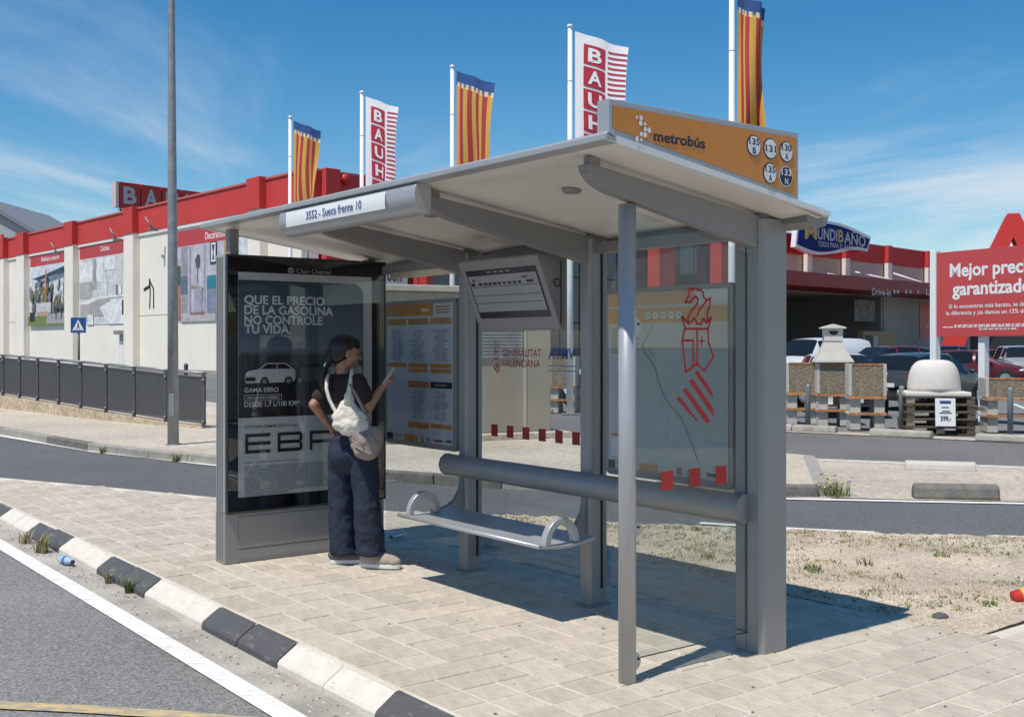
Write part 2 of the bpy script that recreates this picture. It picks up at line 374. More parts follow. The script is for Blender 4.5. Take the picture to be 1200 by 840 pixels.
# island edge on the far side (slip road side)
E_px = [(-70, 552), (0, 560), (125, 571), (250, 583), (400, 595.5), (580, 607.5), (720, 615.5), (860, 621.5), (920, 624.5), (1025, 629), (1161, 633.5), (1290, 637), (1500, 641)]
E_pt = [G(x, y, -0.01) for x, y in E_px]
tip = SU(10.2, 1.80)
def edge_y(x):
    """far edge of the island at a given world x"""
    if x <= E_pt[0].x: return E_pt[0].y + (E_pt[0].x - x) * 0.5
    for a, b in zip(E_pt, E_pt[1:]):
        if a.x <= x <= b.x: return a.y + (b.y - a.y) * (x - a.x) / (b.x - a.x)
    return E_pt[-1].y
# slip road: between the island and the far pavement
K_px = [(-260, 478), (-120, 489), (0, 501), (60, 512.5), (117, 522), (180, 528.5), (250, 534.5), (350, 544), (452, 552.5), (532, 557.5), (620, 562), (720, 565.5), (850, 568.5), (971, 570)]
K_pt = [G(x, y, 0.0) for x, y in K_px]
sl = [(p.x, p.y) for p in E_pt]
far = [(p.x, p.y) for p in K_pt] + [(9.0, 12.0), (16, 11.6)]
b = MB(); b.poly([(-22, 22, ROAD - .004)] + [(p[0], p[1] - 0.45, ROAD - .004) for p in sl] + [(16, 8.3, ROAD - .004)] + [(p[0], p[1] + 0.05, ROAD - .004) for p in reversed(far)]); b.build('slip_road', asphalt_slip, kind='structure')
L_px = [(-260, 487), (-120, 498), (0, 510.5), (112, 529.5), (250, 545), (350, 554.5), (452, 563), (532, 567.5), (617, 572.2), (720, 576.5), (850, 581), (920, 584.5), (1060, 587.5), (1200, 590.2), (1400, 593)]
strip('slip_edge_line', [G(x, y, ROAD) for x, y in L_px], 0.13, m_line_far, ROAD + 0.006)
strip('slip_near_line', [G(x, y, ROAD) for x, y in [(820, 613.0), (920, 619.4), (970, 622), (1025, 624.4)]], 0.12, m_line_far, ROAD + 0.006)
strip('slip_near_line', [G(x, y, ROAD) for x, y in [(1161, 628.6), (1260, 631.6), (1400, 635)]], 0.12, m_line_far, ROAD + 0.006)

# island body
isl = [SU(10.2, 1.80), SU(-9, 1.80), (E_pt[-1].x, 2.0, 0), (E_pt[-1].x, E_pt[-1].y, 0)]
b = MB(); pts = [SU(10.2, 1.79), SU(-14, 1.79), Vector((14, E_pt[-1].y, 0))] + list(reversed(E_pt))
prof = [(p.x, p.y) for p in pts]; b.prism(prof, 'z', -0.3, -0.005)
paving = b.build('paving', m_joint, kind='structure')
# paving tiles, 20 cm squares laid along the kerb
TS = 0.2; JW = 0.006
def tile_mesh(me_b, x0, y0, dz=0.0):
    a = JW; c = 0.004
    x1, y1 = x0 + TS - a, y0 + TS - a; x0 += a; y0 += a
    t = 0.0 + dz
    me_b.add([(x0,y0,-0.03),(x1,y0,-0.03),(x1,y1,-0.03),(x0,y1,-0.03),(x0,y0,t-0.004),(x1,y0,t-0.004),(x1,y1,t-0.004),(x0,y1,t-0.004),
              (x0+c,y0+c,t),(x1-c,y0+c,t),(x1-c,y1-c,t),(x0+c,y1-c,t)],
             [(0,1,5,4),(1,2,6,5),(2,3,7,6),(3,0,4,7),(4,5,9,8),(5,6,10,9),(6,7,11,10),(7,4,8,11),(8,9,10,11)])
cells = []
for i in range(-52, 70):
    for j in range(0, 56):
        x = -i * TS; y = -1.76 + j * TS + (0.1 if False else 0.0); xc, yc = x + TS/2, y + TS/2
        u, v = -xc, -yc
        if v < -1.15 and u > -0.52: continue
        w = SH.w(xc, yc, 0)
        if w.y > edge_y(w.x) - 0.10 or w.x > 9: continue
        if w.y < 2.2: continue
        ppx = CX + w.x / w.y * FPX; ppy = CY + HC / w.y * FPX
        vis = -60 < ppx < 1260 and ppy < 880
        cells.append((w.y if vis else 1e3 + w.y, x, y, vis))
cells.sort()
tb = MB(); tile_mesh(tb, 0, 0); proto_me = None; n_ind = 0
rest = MB()
for d_, x, y, vis in cells:
    dz = random.uniform(-0.0025, 0.0025)
    if n_ind < 300 and vis:
        if proto_me is None:
            t0 = tb.build('paving_tile', m_tile, paving); proto_me = t0.data
        else:
            t0 = bpy.data.objects.new('paving_tile', proto_me); COL.objects.link(t0); t0.parent = paving
        t0.location = SH.w(x, y, dz); t0.rotation_euler = (random.uniform(-.006, .006), random.uniform(-.006, .006), SH.rz); n_ind += 1
    elif d_ < 1e3 + 9: tile_mesh(rest, x, y, dz)
rt = rest.build('paving_tile_field', m_tile, paving, loc=SH.o, rz=SH.rz, kind='stuff')

# black and white kerb: half-metre stones, painted in pairs
kerb = empty('kerb', SH.o, SH.rz, None); kerb['kind'] = 'structure'
kprof = [(-1.785, 0.0), (-1.765, 0.002), (-1.79, 0.0)]
kb = MB(); pr = [(-1.775, -0.2), (-1.905, -0.2), (-1.905, -0.085), (-1.895, -0.07), (-1.80, -0.006), (-1.775, 0.0)]
kb.prism(pr, 'x', 0.004, 0.496)
k0 = kb.build('kerb_stone', m_kwhite, kerb, bevel=0.006); kmes = {}
me_w = k0.data; me_b_ = me_w.copy(); me_b_.materials[0] = m_kblack
first = True
for k in range(-13, 19):
    u0 = 0.58 + k * 0.5; col = (k // 2) % 2
    ob = k0 if first else k0.copy()
    if not first: COL.objects.link(ob); ob.parent = kerb
    first = False
    ob.data = me_b_ if col == 1 else me_w
    ob.location = (-(u0 + 0.5), random.uniform(-.004, .004), random.uniform(-.004, .003)); ob.rotation_euler.z = random.uniform(-.004, .004)

# dirt verge behind the shelter
m_dirt = speckle('dry_earth', (0.47, 0.385, 0.29), (0.33, 0.265, 0.19), (0.60, 0.515, 0.415), fine=85, big=1.6, patch=0.22, bump=0.5)
vb = MB(); idx = {}; st = 0.08
nx, ny = int(8.2 / st), int(9.6 / st)
def vh(x, y):
    w = SH.w(x, y, 0); e = edge_y(w.x) - w.y
    q = noise.noise(Vector((w.x*1.3, w.y*1.3, 0))) * 0.018 + noise.noise(Vector((w.x*6, w.y*6, 3))) * 0.010
    t = max(0.0, min(1.0, (y - 1.15) / 0.3))
    return 0.002 + q * (0.12 + 0.88*t) + 0.022 * t - 0.012 * max(0, 1 - max(e, 0) / 0.4), e
for i in range(nx + 1):
    for j in range(ny + 1):
        x = 0.52 - i * st; y = 1.14 + j * st; z, e = vh(x, y); idx[i, j] = (len(vb.v), e)
        w = SH.w(x, y, z); vb.v.append((w.x, w.y, w.z))
for i in range(nx):
    for j in range(ny):
        q = [idx[i, j], idx[i+1, j], idx[i+1, j+1], idx[i, j+1]]
        if max(t[1] for t in q) > -0.05: vb.f.append(tuple(t[0] for t in reversed(q))); vb.m.append(0); vb.sm.append(True)
verge = vb.build('verge', m_dirt, kind='structure')

# far pavement and its kerb
wk = [Vector(p) for p in K_pt] + [G(955, 534, 0), Vector((2.6, 17.6, 0)), Vector((0.9, 19.6, 0)), Vector((-2.4, 23.6, 0)), Vector((-5.6, 26.5, 0)), Vector((-12, 36, 0)), Vector((-40, 60, 0)), Vector((-40, 40, 0))]
b = MB(); b.prism([(p.x, p.y + (0.16 if i < len(K_pt) else 0)) for i, p in enumerate(wk)], 'z', -0.3, 0.0); b.build('far_pavement', m_walk, kind='structure')
fk = empty('far_kerb'); fk['kind'] = 'structure'
def along(pts, step, fn):
    i = 0; p = pts[0].copy(); i = 1; acc = []
    while i < len(pts):
        d = pts[i] - p; L = d.length
        if L < step: i += 1; continue
        q = p + d.normalized() * step; fn(p.copy(), q.copy()); p = q
def kstone(p, q):
    d = (q - p); L = d.length; b = MB(); b.box(0.006, L - 0.006, 0, 0.17, -0.3, 0.006)
    b.build('kerb_stone', random.choice([m_kerb_grey, m_kerb_grey, m_kerb_dark]), fk, bevel=0.018, loc=(p.x, p.y, random.uniform(-.004, .004)), rz=math.atan2(d.y, d.x))
along([p.copy() for p in K_pt], 0.9, kstone)
def kend(p, q):
    d = (q - p); L = d.length; b = MB(); b.box(0.006, L - 0.006, 0, 0.17, -0.3, 0.006)
    b.build('kerb_stone', m_kerb_grey, fk, bevel=0.018, loc=(p.x, p.y, 0), rz=math.atan2(d.y, d.x))
along([K_pt[-1] + Vector((0.04, 0.1, 0)), G(955, 534, 0)], 0.84, kend)
# strip of dust along the far kerb
strip('far_gutter', [G(x, y, ROAD) for x, y in [(-120, 496), (0, 507.5), (112, 526.5), (250, 542.6), (350, 552), (452, 560.5), (532, 565.2), (617, 569.6), (720, 573.5), (850, 577.5), (920, 580), (975, 583)]], 0.30, m_gutter, ROAD + 0.003)
# concrete crossing apron between the two roads
ap = [G(955, 537, ROAD), G(1070, 541.5, ROAD), G(1200, 546.5, ROAD), G(1500, 556, ROAD), G(1500, 590.5, ROAD), G(1200, 588, ROAD), G(1060, 585.5, ROAD), G(965, 582.5, ROAD)]
m_apron = speckle('concrete_apron', (0.46, 0.40, 0.325), (0.36, 0.31, 0.245), (0.55, 0.485, 0.40), fine=30, big=1.2, patch=0.14)
sheet('concrete_apron', ap, m_apron, ROAD + 0.004)
strip('access_road_near_line', [G(x, y, ROAD) for x, y in [(960, 539.3), (1070, 543.6), (1200, 548.5), (1500, 558)]], 0.1, m_line_far, ROAD + 0.008)
# access road in front of the car park
acc = [G(1500, 557, ROAD), G(1200, 547, ROAD), G(960, 538, ROAD), Vector((2.65, 17.65, 0)), Vector((0.95, 19.7, 0)), Vector((-2.35, 23.7, 0)), Vector((-11.9, 36.2, 0)), Vector((-40, 62, 0)),
       Vector((-30, 66, 0)), Vector((-8, 40, 0)), G(660, 484, ROAD), G(820, 496, ROAD), G(930, 506, ROAD), G(1060, 512, ROAD), G(1200, 518.5, ROAD), G(1500, 531, ROAD)]
b = MB(); b.poly([(p.x, p.y, ROAD - 0.009) for p in acc]); b.build('access_road', speckle('asphalt_access', (0.15, 0.147, 0.142), (0.11, 0.108, 0.105), (0.2, 0.195, 0.185), fine=55, big=0.3, patch=0.16), kind='structure')
strip('car_park_border', [G(x, y, ROAD) for x, y in [(560, 476), (660, 483), (740, 488.5), (820, 495), (930, 505), (1060, 511), (1200, 517.5), (1500, 530)]], 0.55, m_apron, ROAD + 0.005)

# ------------------------------------------------------------------ the bus shelter
BS = empty('bus_shelter', SH.o, SH.rz, 'grey metal and glass bus shelter with orange route sign on the block paving', 'bus shelter')
PX = (0.0, -1.29, -2.57)          # the three posts
XR, XL = 0.28, -4.13              # roof ends
YF, YB = -1.29, 0.21              # roof front, back
def zr(y): return 2.43 + (2.21 - 2.43) * (y - YF) / (YB - YF)
# posts
b = MB(); b.prism([(-.045, -.05), (.035, -.05), (.06, -.03), (.06, .14), (-.045, .14)], 'z', 0, 2.19); b.box(-.118, -.046, -.05, .09, 0, .1)
post0 = b.build('post', m_alu, BS, bevel=0.006)
b = MB(); b.box(-.118, -.0525, -.048, .09, .102, 2.06); b.build('glass_channel', m_alu, BS, bevel=0.004)
b = MB(); b.box(-.0522, -.0452, -.046, .09, .102, 2.06); b.build('gasket', m_gasket, BS)
for x in PX[1:]:
    b = MB(); b.prism([(x-.04, -.05), (x+.035, -.05), (x+.05, -.035), (x+.05, .085), (x-.04, .085)], 'z', 0, 2.19)
    p_ = b.build('post', m_alu, BS, bevel=0.005)
    b = MB(); b.box(x+.0502, x+.056, .034, .048, .1, 2.1); b.box(x-.046, x-.0402, .034, .048, .1, 2.1); b.build('gasket', m_gasket, p_)
    b = MB(); b.box(x-.06, x+.07, -.07, .105, 0, .012); b.build('base_plate', m_alu_d, p_, bevel=.003)
# roof beams
for x in PX:
    pr = [(.06, 2.189), (.06, 2.04), (-.05, 2.04)]
    pr += [(-.05 - t * 0.99, 2.04 + 0.195 * t) for t in (.25, .5, .75, 1)]
    pr += [(-1.04 - .15 * math.sin(a), 2.235 + .075 * (1 - math.cos(a)) + .03 * math.sin(a)) for a in (0.4, 0.8, 1.2, 1.57)]
    pr += [(-1.195, 2.348), (-1.17, 2.355)]
    pr = [(y, z) for y, z in pr]
    bb = MB(); bb.prism(pr, 'x', x - .028, x + .03)
    bm_ = bb.build('roof_beam', m_alu_d, BS, bevel=0.004)
    c = MB(); c.box(x - .02, x + .022, -1.165, -1.10, 2.32, zr(-1.13) - 0.018); c.build('roof_bracket', m_alu_d, bm_, bevel=.003); c = MB(); c.box(x - .03, x + .03, -.02, .05, 2.17, zr(0) - 0.024); c.build('roof_bracket', m_alu_d, bm_, bevel=.003)
# roof: lining below, shell above, aluminium edge
nxr, nyr = 66, 22
def under(x, y):
    """moulded lining: shallow trays between the beams, deeper fillets over the posts"""
    z = zr(y) - 0.018
    t = (y - YF) / (YB - YF)
    dx = min(abs(x - p) for p in PX + (-3.84,))
    tray = 0.022 * max(0, min(1, (dx - 0.10) / 0.14)) * max(0, min(1, (t - 0.10) / 0.1)) * max(0, min(1, (0.90 - t) / 0.06))
    if x > 0.14 or x < -3.98: tray = 0.0
    return z + tray - 0.03 * max(0, (t - 0.72) / 0.28) ** 2 * math.exp(-(dx / 0.22) ** 2)
lb = MB(); N = nyr + 1
for i in range(nxr + 1):
    for j in range(nyr + 1):
        x = XL + 0.03 + (XR - XL - 0.06) * i / nxr; y = YF + 0.03 + (YB - YF - 0.06) * j / nyr; lb.v.append((x, y, under(x, y)))
for i in range(nxr):
    for j in range(nyr):
        a = i*N + j; lb.f.append((a, a+1, a+N+1, a+N)); lb.m.append(0); lb.sm.append(True)
roof = MB()
for i in range(nxr + 1):
    for j in range(nyr + 1):
        x = XL + 0.01 + (XR - XL - 0.02) * i / nxr; y = YF + 0.01 + (YB - YF - 0.02) * j / nyr; t = (y - YF) / (YB - YF); s_ = (x - XL) / (XR - XL)
        roof.v.append((x, y, zr(y) + 0.002 + 0.05 * math.sin(PI * t) * min(1, 8 * s_ * (1 - s_))))
for i in range(nxr):
    for j in range(nyr):
        a = i*N + j; roof.f.append((a, a+N, a+N+1, a+1)); roof.m.append(0); roof.sm.append(True)
RF = roof.build('roof', m_roof_t, BS)
lb.build('lining', m_roof_u, RF)
e = MB()
e.prism([(YF-.012, zr(YF)-.022), (YF+.05, zr(YF)-.032), (YF+.05, zr(YF)+.006), (YF-.004, zr(YF)+.014), (YF-.014, zr(YF)+.002)], 'x', XL, XR)
e.build('front_edge', m_alu_l, RF, bevel=.003)
e = MB()
for xa, xb in ((XR-.04, XR), (XL, XL+.04)):
    e.add([(xa, YF, zr(YF)-.024), (xb, YF, zr(YF)-.024), (xb, YB, zr(YB)-.016), (xa, YB, zr(YB)-.016), (xa, YF, zr(YF)+.008), (xb, YF, zr(YF)+.008), (xb, YB, zr(YB)+.008), (xa, YB, zr(YB)+.008)],
          [(0,3,2,1),(4,5,6,7),(0,1,5,4),(1,2,6,5),(2,3,7,6),(3,0,4,7)])
    e.build('side_edge', m_roof_t, RF); e = MB()
e = MB(); e.prism([(.10, 2.165), (.19, 2.14), (.25, 2.155), (.285, 2.232), (.17, 2.232), (.10, 2.205)], 'x', XL-.02, XR-.06); e.build('gutter', m_alu_d, RF, bevel=.003)
e = MB(); e.box(-3.75, -.05, .005, .06, 2.10, 2.165); e.build('top_rail', m_alu_d, BS, bevel=.003)
for x, y in ((-.62, -.72), (-1.93, -.72), (-3.2, -.72)):
    e = MB(); e.lathe([(.001, -.02), (.04, -.018), (.05, -.006), (.055, .004), (.055, .02)], (x, y, under(x, y) - 0.002), 20); e.build('ceiling_lamp', m_alu_d, RF)
e = MB(); e.tube((-3.6, .03, 2.09), (-2.7, .03, 2.09), .03, n=14); e.build('lamp_tube', mat('cream_lamp_tube', (.7, .62, .46), .4), RF)
# route sign on the roof end, over the crossing side
ya, yb_, zt = -1.285, -.045, 2.58
rs = MB(); rs.prism([(ya, zr(ya)+.009), (yb_, zr(yb_)+.009), (yb_, zt), (ya, zt)], 'x', .205, XR-.001)
RS = rs.build('route_sign', m_alu_l, BS, bevel=.004)
xs = XR + .0015; inset = .022
f = MB(); f.poly([(xs, ya+inset, zr(ya)+.028), (xs, yb_-inset*.8, zr(yb_)+.028), (xs, yb_-inset*.8, zt-.026), (xs, ya+inset, zt-.026)]); f.build('sign_face', m_orange, RS)
bt = MB(); pz = lambda x, y: SH.pxx(x, y, xs)
def disc(mb, fn, c, r, mi=0, n=26, rx=None): mb.poly([fn(c[0] + (rx or r)*math.cos(2*PI*k/n), c[1] + r*math.sin(2*PI*k/n)) for k in range(n)], mi)
fnS = YZ(xs + .002); fnS2 = YZ(xs + .004); fnS3 = YZ(xs + .006)
l = MB()
y0, z0 = pz(766, 164.5); y1, z1 = pz(826, 168)
l.text('metrobús', fnS, y0, y1, z0 - .002, .044, 0, .022)
l.build('lettering', m_navy, RS)
dts = MB(); c0 = pz(746, 137.5); 
for zx, zy, r in [(212,173,.0085),(235,177,.0125),(233,206,.0135),(257,210,.0085),(258,238,.0115),(279,244,.0135),(236,265,.0115),(257,269,.0140),(213,291,.0135),(236,295,.0085)]:
    disc(dts, fnS, pz(700 + zx / 4.615, 100 + zy / 4.615), r * .82)
dts.build('arrow_dots', m_white, RS)
ro = MB()
for (zx, zy), t1, t2, inv in [((845, 328), '135', 'B', 0), ((934, 344), '131', '', 0), ((1020, 361), '130', 'A', 0), ((932, 477), '135', 'A', 0), ((1018, 494), '133', 'N', 1)]:
    c = pz(700 + zx / 4.615, 100 + zy / 4.615); r = .0495
    disc(ro, fnS, c, r, 0 if not inv else 1, 34); disc(ro, fnS2, c, r * .9, 1 if not inv else 0, 34)
    if inv: disc(ro, YZ(xs + .0045), c, r * .83, 0, 34)
    tm = 1 if inv else 0
    if t2:
        ro.text(t1, fnS3, c[0]-.036, c[0]+.036, c[1]+.004, .029, tm, .016); ro.text(t2, fnS3, c[0]-.012, c[0]+.012, c[1]-.038, .029, tm, .016)
    else: ro.text(t1, fnS3, c[0]-.037, c[0]+.037, c[1]-.016, .031, tm, .016)
ro.build('route_numbers', [m_navy, m_white], RS)
# stop name box on the front edge
nb = MB(); prf = [(-1.20, 2.245), (-1.245, 2.243), (-1.275, 2.262), (-1.298, 2.30), (-1.305, 2.345), (-1.30, 2.385), (-1.285, 2.402), (-1.20, 2.402)]
nb.prism(prf, 'x', -2.81, -1.20); NB = nb.build('stop_name_box', m_alu_l, BS, bevel=.003, smooth_angle=40)
pl = MB()
def curved(a, bq, off=.002):
    z = bq; t = (z - 2.29) / (2.385 - 2.29)
    return (a, -1.3035 - off - .004 * math.sin(PI * max(0, min(1, t))), z)
xs0, xs1 = -2.70, -1.49
for k in range(6):
    za, zb_ = 2.293 + .0155 * k, 2.293 + .0155 * (k + 1)
    pl.poly([curved(xs0, za), curved(xs1, za), curved(xs1, zb_), curved(xs0, zb_)])
pl.build('name_plate', m_white, NB)
l = MB(); l.text('3552 - Sueca frente 10', lambda a, z: curved(a, z, .005), -2.42, -1.745, 2.318, .047, 0, .006); l.build('lettering', m_blue, NB)
# passenger information screen
dx0, dx1 = -2.27, -1.44
wd = MB(); pf = [(-.06, 2.10), (-.28, 2.10), (-.295, 2.085), (-.115, 1.655), (-.06, 1.645)]
wd.prism(pf, 'x', dx0, dx1); DS = wd.build('information_screen', m_alu, BS, bevel=.008)
def scr(a, t, off=.0):   # a along x 0..1, t down the face 0..1
    y = -.293 + (.178) * t; z = 2.083 - .428 * t; nrm = Vector((0, -.428, -.178)).normalized()
    return (dx0 + (dx1 - dx0) * a, y + nrm.y * off, z + nrm.z * off)
sc = MB()
def sq(a0, a1, t0, t1, mi, off): sc.poly([scr(a0, t1, off), scr(a1, t1, off), scr(a1, t0, off), scr(a0, t0, off)], mi)
sq(.07, .95, .12, .83, 0, .003)
sq(.085, .935, .20, .73, 1, .005)
for t in (.36, .49, .60): sq(.10, .92, t, t + .006, 0, .007)
sq(.13, .16, .245, .275, 0, .007); sq(.76, .82, .245, .265, 0, .007)
sq(.10, .15, .30, .345, 0, .007)
for a in range(9): sq(.20 + a * .062, .20 + a * .062 + random.uniform(.03, .052), .305, .34, 0, .007)
sq(.80, .88, .30, .335, 0, .007)
for a in range(4): sq(.35 + a*.08, .40 + a*.08, .145, .165, 1, .006)
sc.build('display', [mat('dark_display_band', (.03, .028, .04), .2), mat('lcd_grey', (.30, .31, .31), .25, var=.03)], DS)
sd = MB(); fnd = YZ(dx1 + .0015)
disc(sd, fnd, (-.14, 1.93), .028, 0, 24); disc(sd, YZ(dx1 + .003), (-.14, 1.93), .02, 1, 24)
sd.box(dx1 + .001, dx1 + .004, -.112, -.106, 1.68, 2.06, 0); sd.build('side_badge', [m_gasket, m_alu_d], DS)
# front pole with clamps and the side pane
b = MB(); b.tube((-.032, -.887, 0), (-.032, -.887, 2.20), .041, n=24); PO = b.build('front_pole', m_alu_l, BS)
for z in (1.64, .70, .09):
    c = MB(); c.tube((-.052, -.850, z), (-.022, -.850, z), .043, n=20); c.build('glass_clamp', m_alu_l, PO, bevel=.004)
    c = MB(); c.tube((-.0218, -.826, z + .010), (-.018, -.826, z + .010), .006, n=10); c.build('clamp_screw', m_gasket, PO)
def beam_bot(y): return 2.04 + .195 * max(0, min(1, (-.05 - y) / .99)) - .02
sp = MB(); sp.prism([(-.835, .10), (-.05, .10), (-.05, beam_bot(-.05)), (-.835, beam_bot(-.835))], 'x', -.042, -.034)
SP = sp.build('side_pane', m_glass_side, BS)
rim = MB(); rim.box(-.0422, -.0338, -.838, -.8352, .10, beam_bot(-.835)); rim.box(-.0422, -.0338, -.835, -.05, .0965, .0998); rim.build('pane_edge', mat('green_glass_edge', (.02, .045, .04), .2), SP)
xg = -.0315
gz = lambda x, y: SH.pxx(x, y, xg); fg = YZ(xg)
# crest on the side pane: crowned helmet over a lozenge shield and slanted bars
em = MB()
def stroke(mb, fn, pts, w, mi=0, closed=False):
    P_ = [Vector(p) for p in pts]; n = len(P_)
    segs = n if closed else n - 1
    for i in range(segs):
        a, c = P_[i], P_[(i+1) % n]; d = (c - a)
        if d.length < 1e-6: continue
        d.normalize(); q = Vector((-d.y, d.x)) * w / 2; a2, c2 = a - d * w * .3, c + d * w * .3
        mb.poly([fn(*(a2 - q)), fn(*(c2 - q)), fn(*(c2 + q)), fn(*(a2 + q))], mi)
def Z7(x, y): return gz(700 + x / 6.46, 270 + y / 6.46)
def Z3(x, y): return gz(650 + x / 4.0, 340 + y / 4.0)
W_ = .0125
def CP(pts, f): return [f(*p) for p in pts]
stroke(em, fg, CP([(668,540),(690,500),(700,438),(722,452),(742,436),(762,450),(785,452),(800,470),(805,505),(830,530),(856,512),(850,580),(832,620),(835,690)], Z7), W_)
stroke(em, fg, CP([(668,540),(700,545),(725,515),(745,500),(762,520),(758,555),(720,600),(690,650),(684,690)], Z7), W_)
stroke(em, fg, CP([(826,530),(800,570),(770,600),(756,650)], Z7), W_)
stroke(em, fg, CP([(640,650),(655,665),(690,705),(720,685),(735,660),(755,705),(785,710),(805,665),(825,700),(845,680),(862,658)], Z7), W_)
stroke(em, fg, CP([(640,650),(668,745),(838,745),(862,658)], Z7), W_)
stroke(em, fg, CP([(610,182),(598,236),(614,384),(668,345),(702,378),(745,310),(722,250),(718,182)], Z3), W_)
stroke(em, fg, CP([(668,182),(668,345)], Z3), W_); stroke(em, fg, CP([(604,236),(650,236),(648,355)], Z3), W_)
stroke(em, fg, CP([(690,215),(690,262)], Z3), W_ * .7); stroke(em, fg, CP([(678,238),(703,238)], Z3), W_ * .7)
for q in ([(655,385),(670,374),(738,470),(745,512)], [(628,425),(645,412),(745,555),(747,595)], [(600,468),(615,455),(728,605),(725,620),(708,622)], [(570,508),(586,495),(672,612),(668,618)]):
    em.poly([fg(*Z3(*p)) for p in reversed(q)])
em.build('crest_sticker', m_redv, SP)
sq_ = MB()
for zx in (528, 657, 780): 
    a, c = Z3(zx, 820); sq_ = MB(); sq_.poly([fg(a-.04, .865), fg(a+.04, .865), fg(a+.04, .955), fg(a-.04, .955)]); sq_.build('warning_square', m_redv, SP)
# back panes
for i, (x0, x1) in enumerate(((-1.238, -.046), (-2.518, -1.342), (-3.74, -2.622))):
    p = MB(); p.box(x0, x1, .036, .044, .12, 2.10); PN = p.build('back_pane', m_glass, BS)
    if i == 1:
        bz = lambda x, y: SH.px(x, y, .033); fb = XZ(.033)
        l = MB()
        (xa, za), (xb, zb2) = bz(588.5, 416.5), bz(634, 416.5)
        l.text('GENERALITAT', fb, xa, xb, za - .006, .048, 0, .006); l.build('lettering', m_redv_d, PN); l = MB()
        (xa2, za2), (xb2, _) = bz(588.5, 429), bz(633, 429); l.text('VALENCIANA', fb, xa2, xb2, za2 - .003, .048, 0, .006); l.build('lettering', m_redv_d, PN); l = MB()
        # small crest
        def Z6(x, y): return bz(540 + x / 5.6, 380 + y / 5.6)
        w2 = .006
        stroke(l, fb, CP([(222,112),(240,108),(250,130),(246,160),(240,178),(218,178),(224,150),(218,130),(222,112)], Z6), w2)
        stroke(l, fb, CP([(228,125),(238,140),(228,160),(232,175)], Z6), w2)
        stroke(l, fb, CP([(215,182),(245,182),(243,232),(232,225),(218,232),(215,182)], Z6), w2); stroke(l, fb, CP([(230,182),(231,226)], Z6), w2)
        for q in ([(234,252),(240,247),(258,282),(257,294)], [(222,266),(230,258),(256,305),(250,312)], [(210,280),(218,272),(246,318),(240,320)]): l.poly([fb(*Z6(*p_)) for p_ in reversed(q)])
        l.build('crest_sticker', m_redv_d, PN)
        l = MB(); (xa, za), (xb, _) = bz(642.5, 418), bz(673.5, 418)
        l.text('ATMV', fb, xa, xb, za - .012, .062, 0, .02); l.build('lettering', m_blue, PN)
        l = MB(); (xa, za), (xb, _) = bz(642.5, 427), bz(675, 427)
        for k in range(2): l.poly([fb(xa, za - .012 - .03*k), fb(xb, za - .012 - .03*k), fb(xb, za - .005 - .03*k), fb(xa, za - .005 - .03*k)])
        l.build('small_print', mat('faint_blue_vinyl', (.12, .2, .38), .5), PN)
        l = MB()
        for k in range(6):
            cxq = bz(579.5 + (675-579.5) * (k/5)**1.0 - 1.5*math.sin(PI*k/5), 510)[0]
            l = MB(); l.poly([fb(cxq-.037, .94), fb(cxq+.037, .94), fb(cxq+.037, 1.02), fb(cxq-.037, 1.02)]); l.build('warning_square', m_redv_d, PN)
# backrest rail
pr = [(-.05, .655), (-.085, .652), (-.125, .68), (-.14, .725), (-.125, .77), (-.085, .797), (-.05, .795)]
b = MB(); b.prism(pr, 'x', -2.71, -.05); BR = b.build('backrest', m_alu, BS, smooth_angle=60)
b = MB(); b.prism([(y*1.03, .725 + (z-.725)*1.05) for y, z in pr], 'x', -.05, -.03); b.build('end_cap', m_alu, BR, smooth_angle=60); b = MB(); b.prism([(y*1.03, .725 + (z-.725)*1.05) for y, z in pr], 'x', -2.725, -2.71); b.build('end_cap', m_alu, BR, smooth_angle=60)
# bench
sb = MB(); n = 10; th = .016
top = [(-.60 + .40 * k / n, .452 - .022 * math.sin(PI * k / n) + .012 * (k / n)) for k in range(n + 1)]
sb.prism(top + [(y, z - th) for y, z in reversed(top)], 'x', -2.50, -1.03); BE = sb.build('bench_seat', m_alu_l, BS, smooth_angle=35)
lip = MB(); lip.path([(-2.50, -.605, .446), (-1.03, -.605, .446)], .013, 10); lip.build('front_lip', m_alu_l, BE)
for xe in (-2.47, -1.06):
    h = MB(); n = 16; o_ = []; i_ = []
    for k in range(n + 1):
        a = PI * k / n; o_.append((-.43 - .125 * math.cos(a), .445 + .145 * math.sin(a))); i_.append((-.43 - .085 * math.cos(a), .445 + .105 * math.sin(a)))
    h.prism(o_ + list(reversed(i_)), 'x', xe - .022, xe + .022); h.build('end_hoop', m_alu_l, BE, smooth_angle=40, bevel=.004)
for x in PX[1:]:
    pf = [(-.04, .65), (-.055, .65)] + [(-.06 - .16 * (1 - math.cos(a)), .455 + .19 * (1 - math.sin(a))) for a in (0.15, .5, .9, 1.25, 1.5)] + [(-.30, .445), (-.30, .415), (-.04, .40)]
    c = MB(); c.prism(pf, 'x', x - .02, x + .02); c.build('seat_bracket', m_alu_d, BE, bevel=.003)
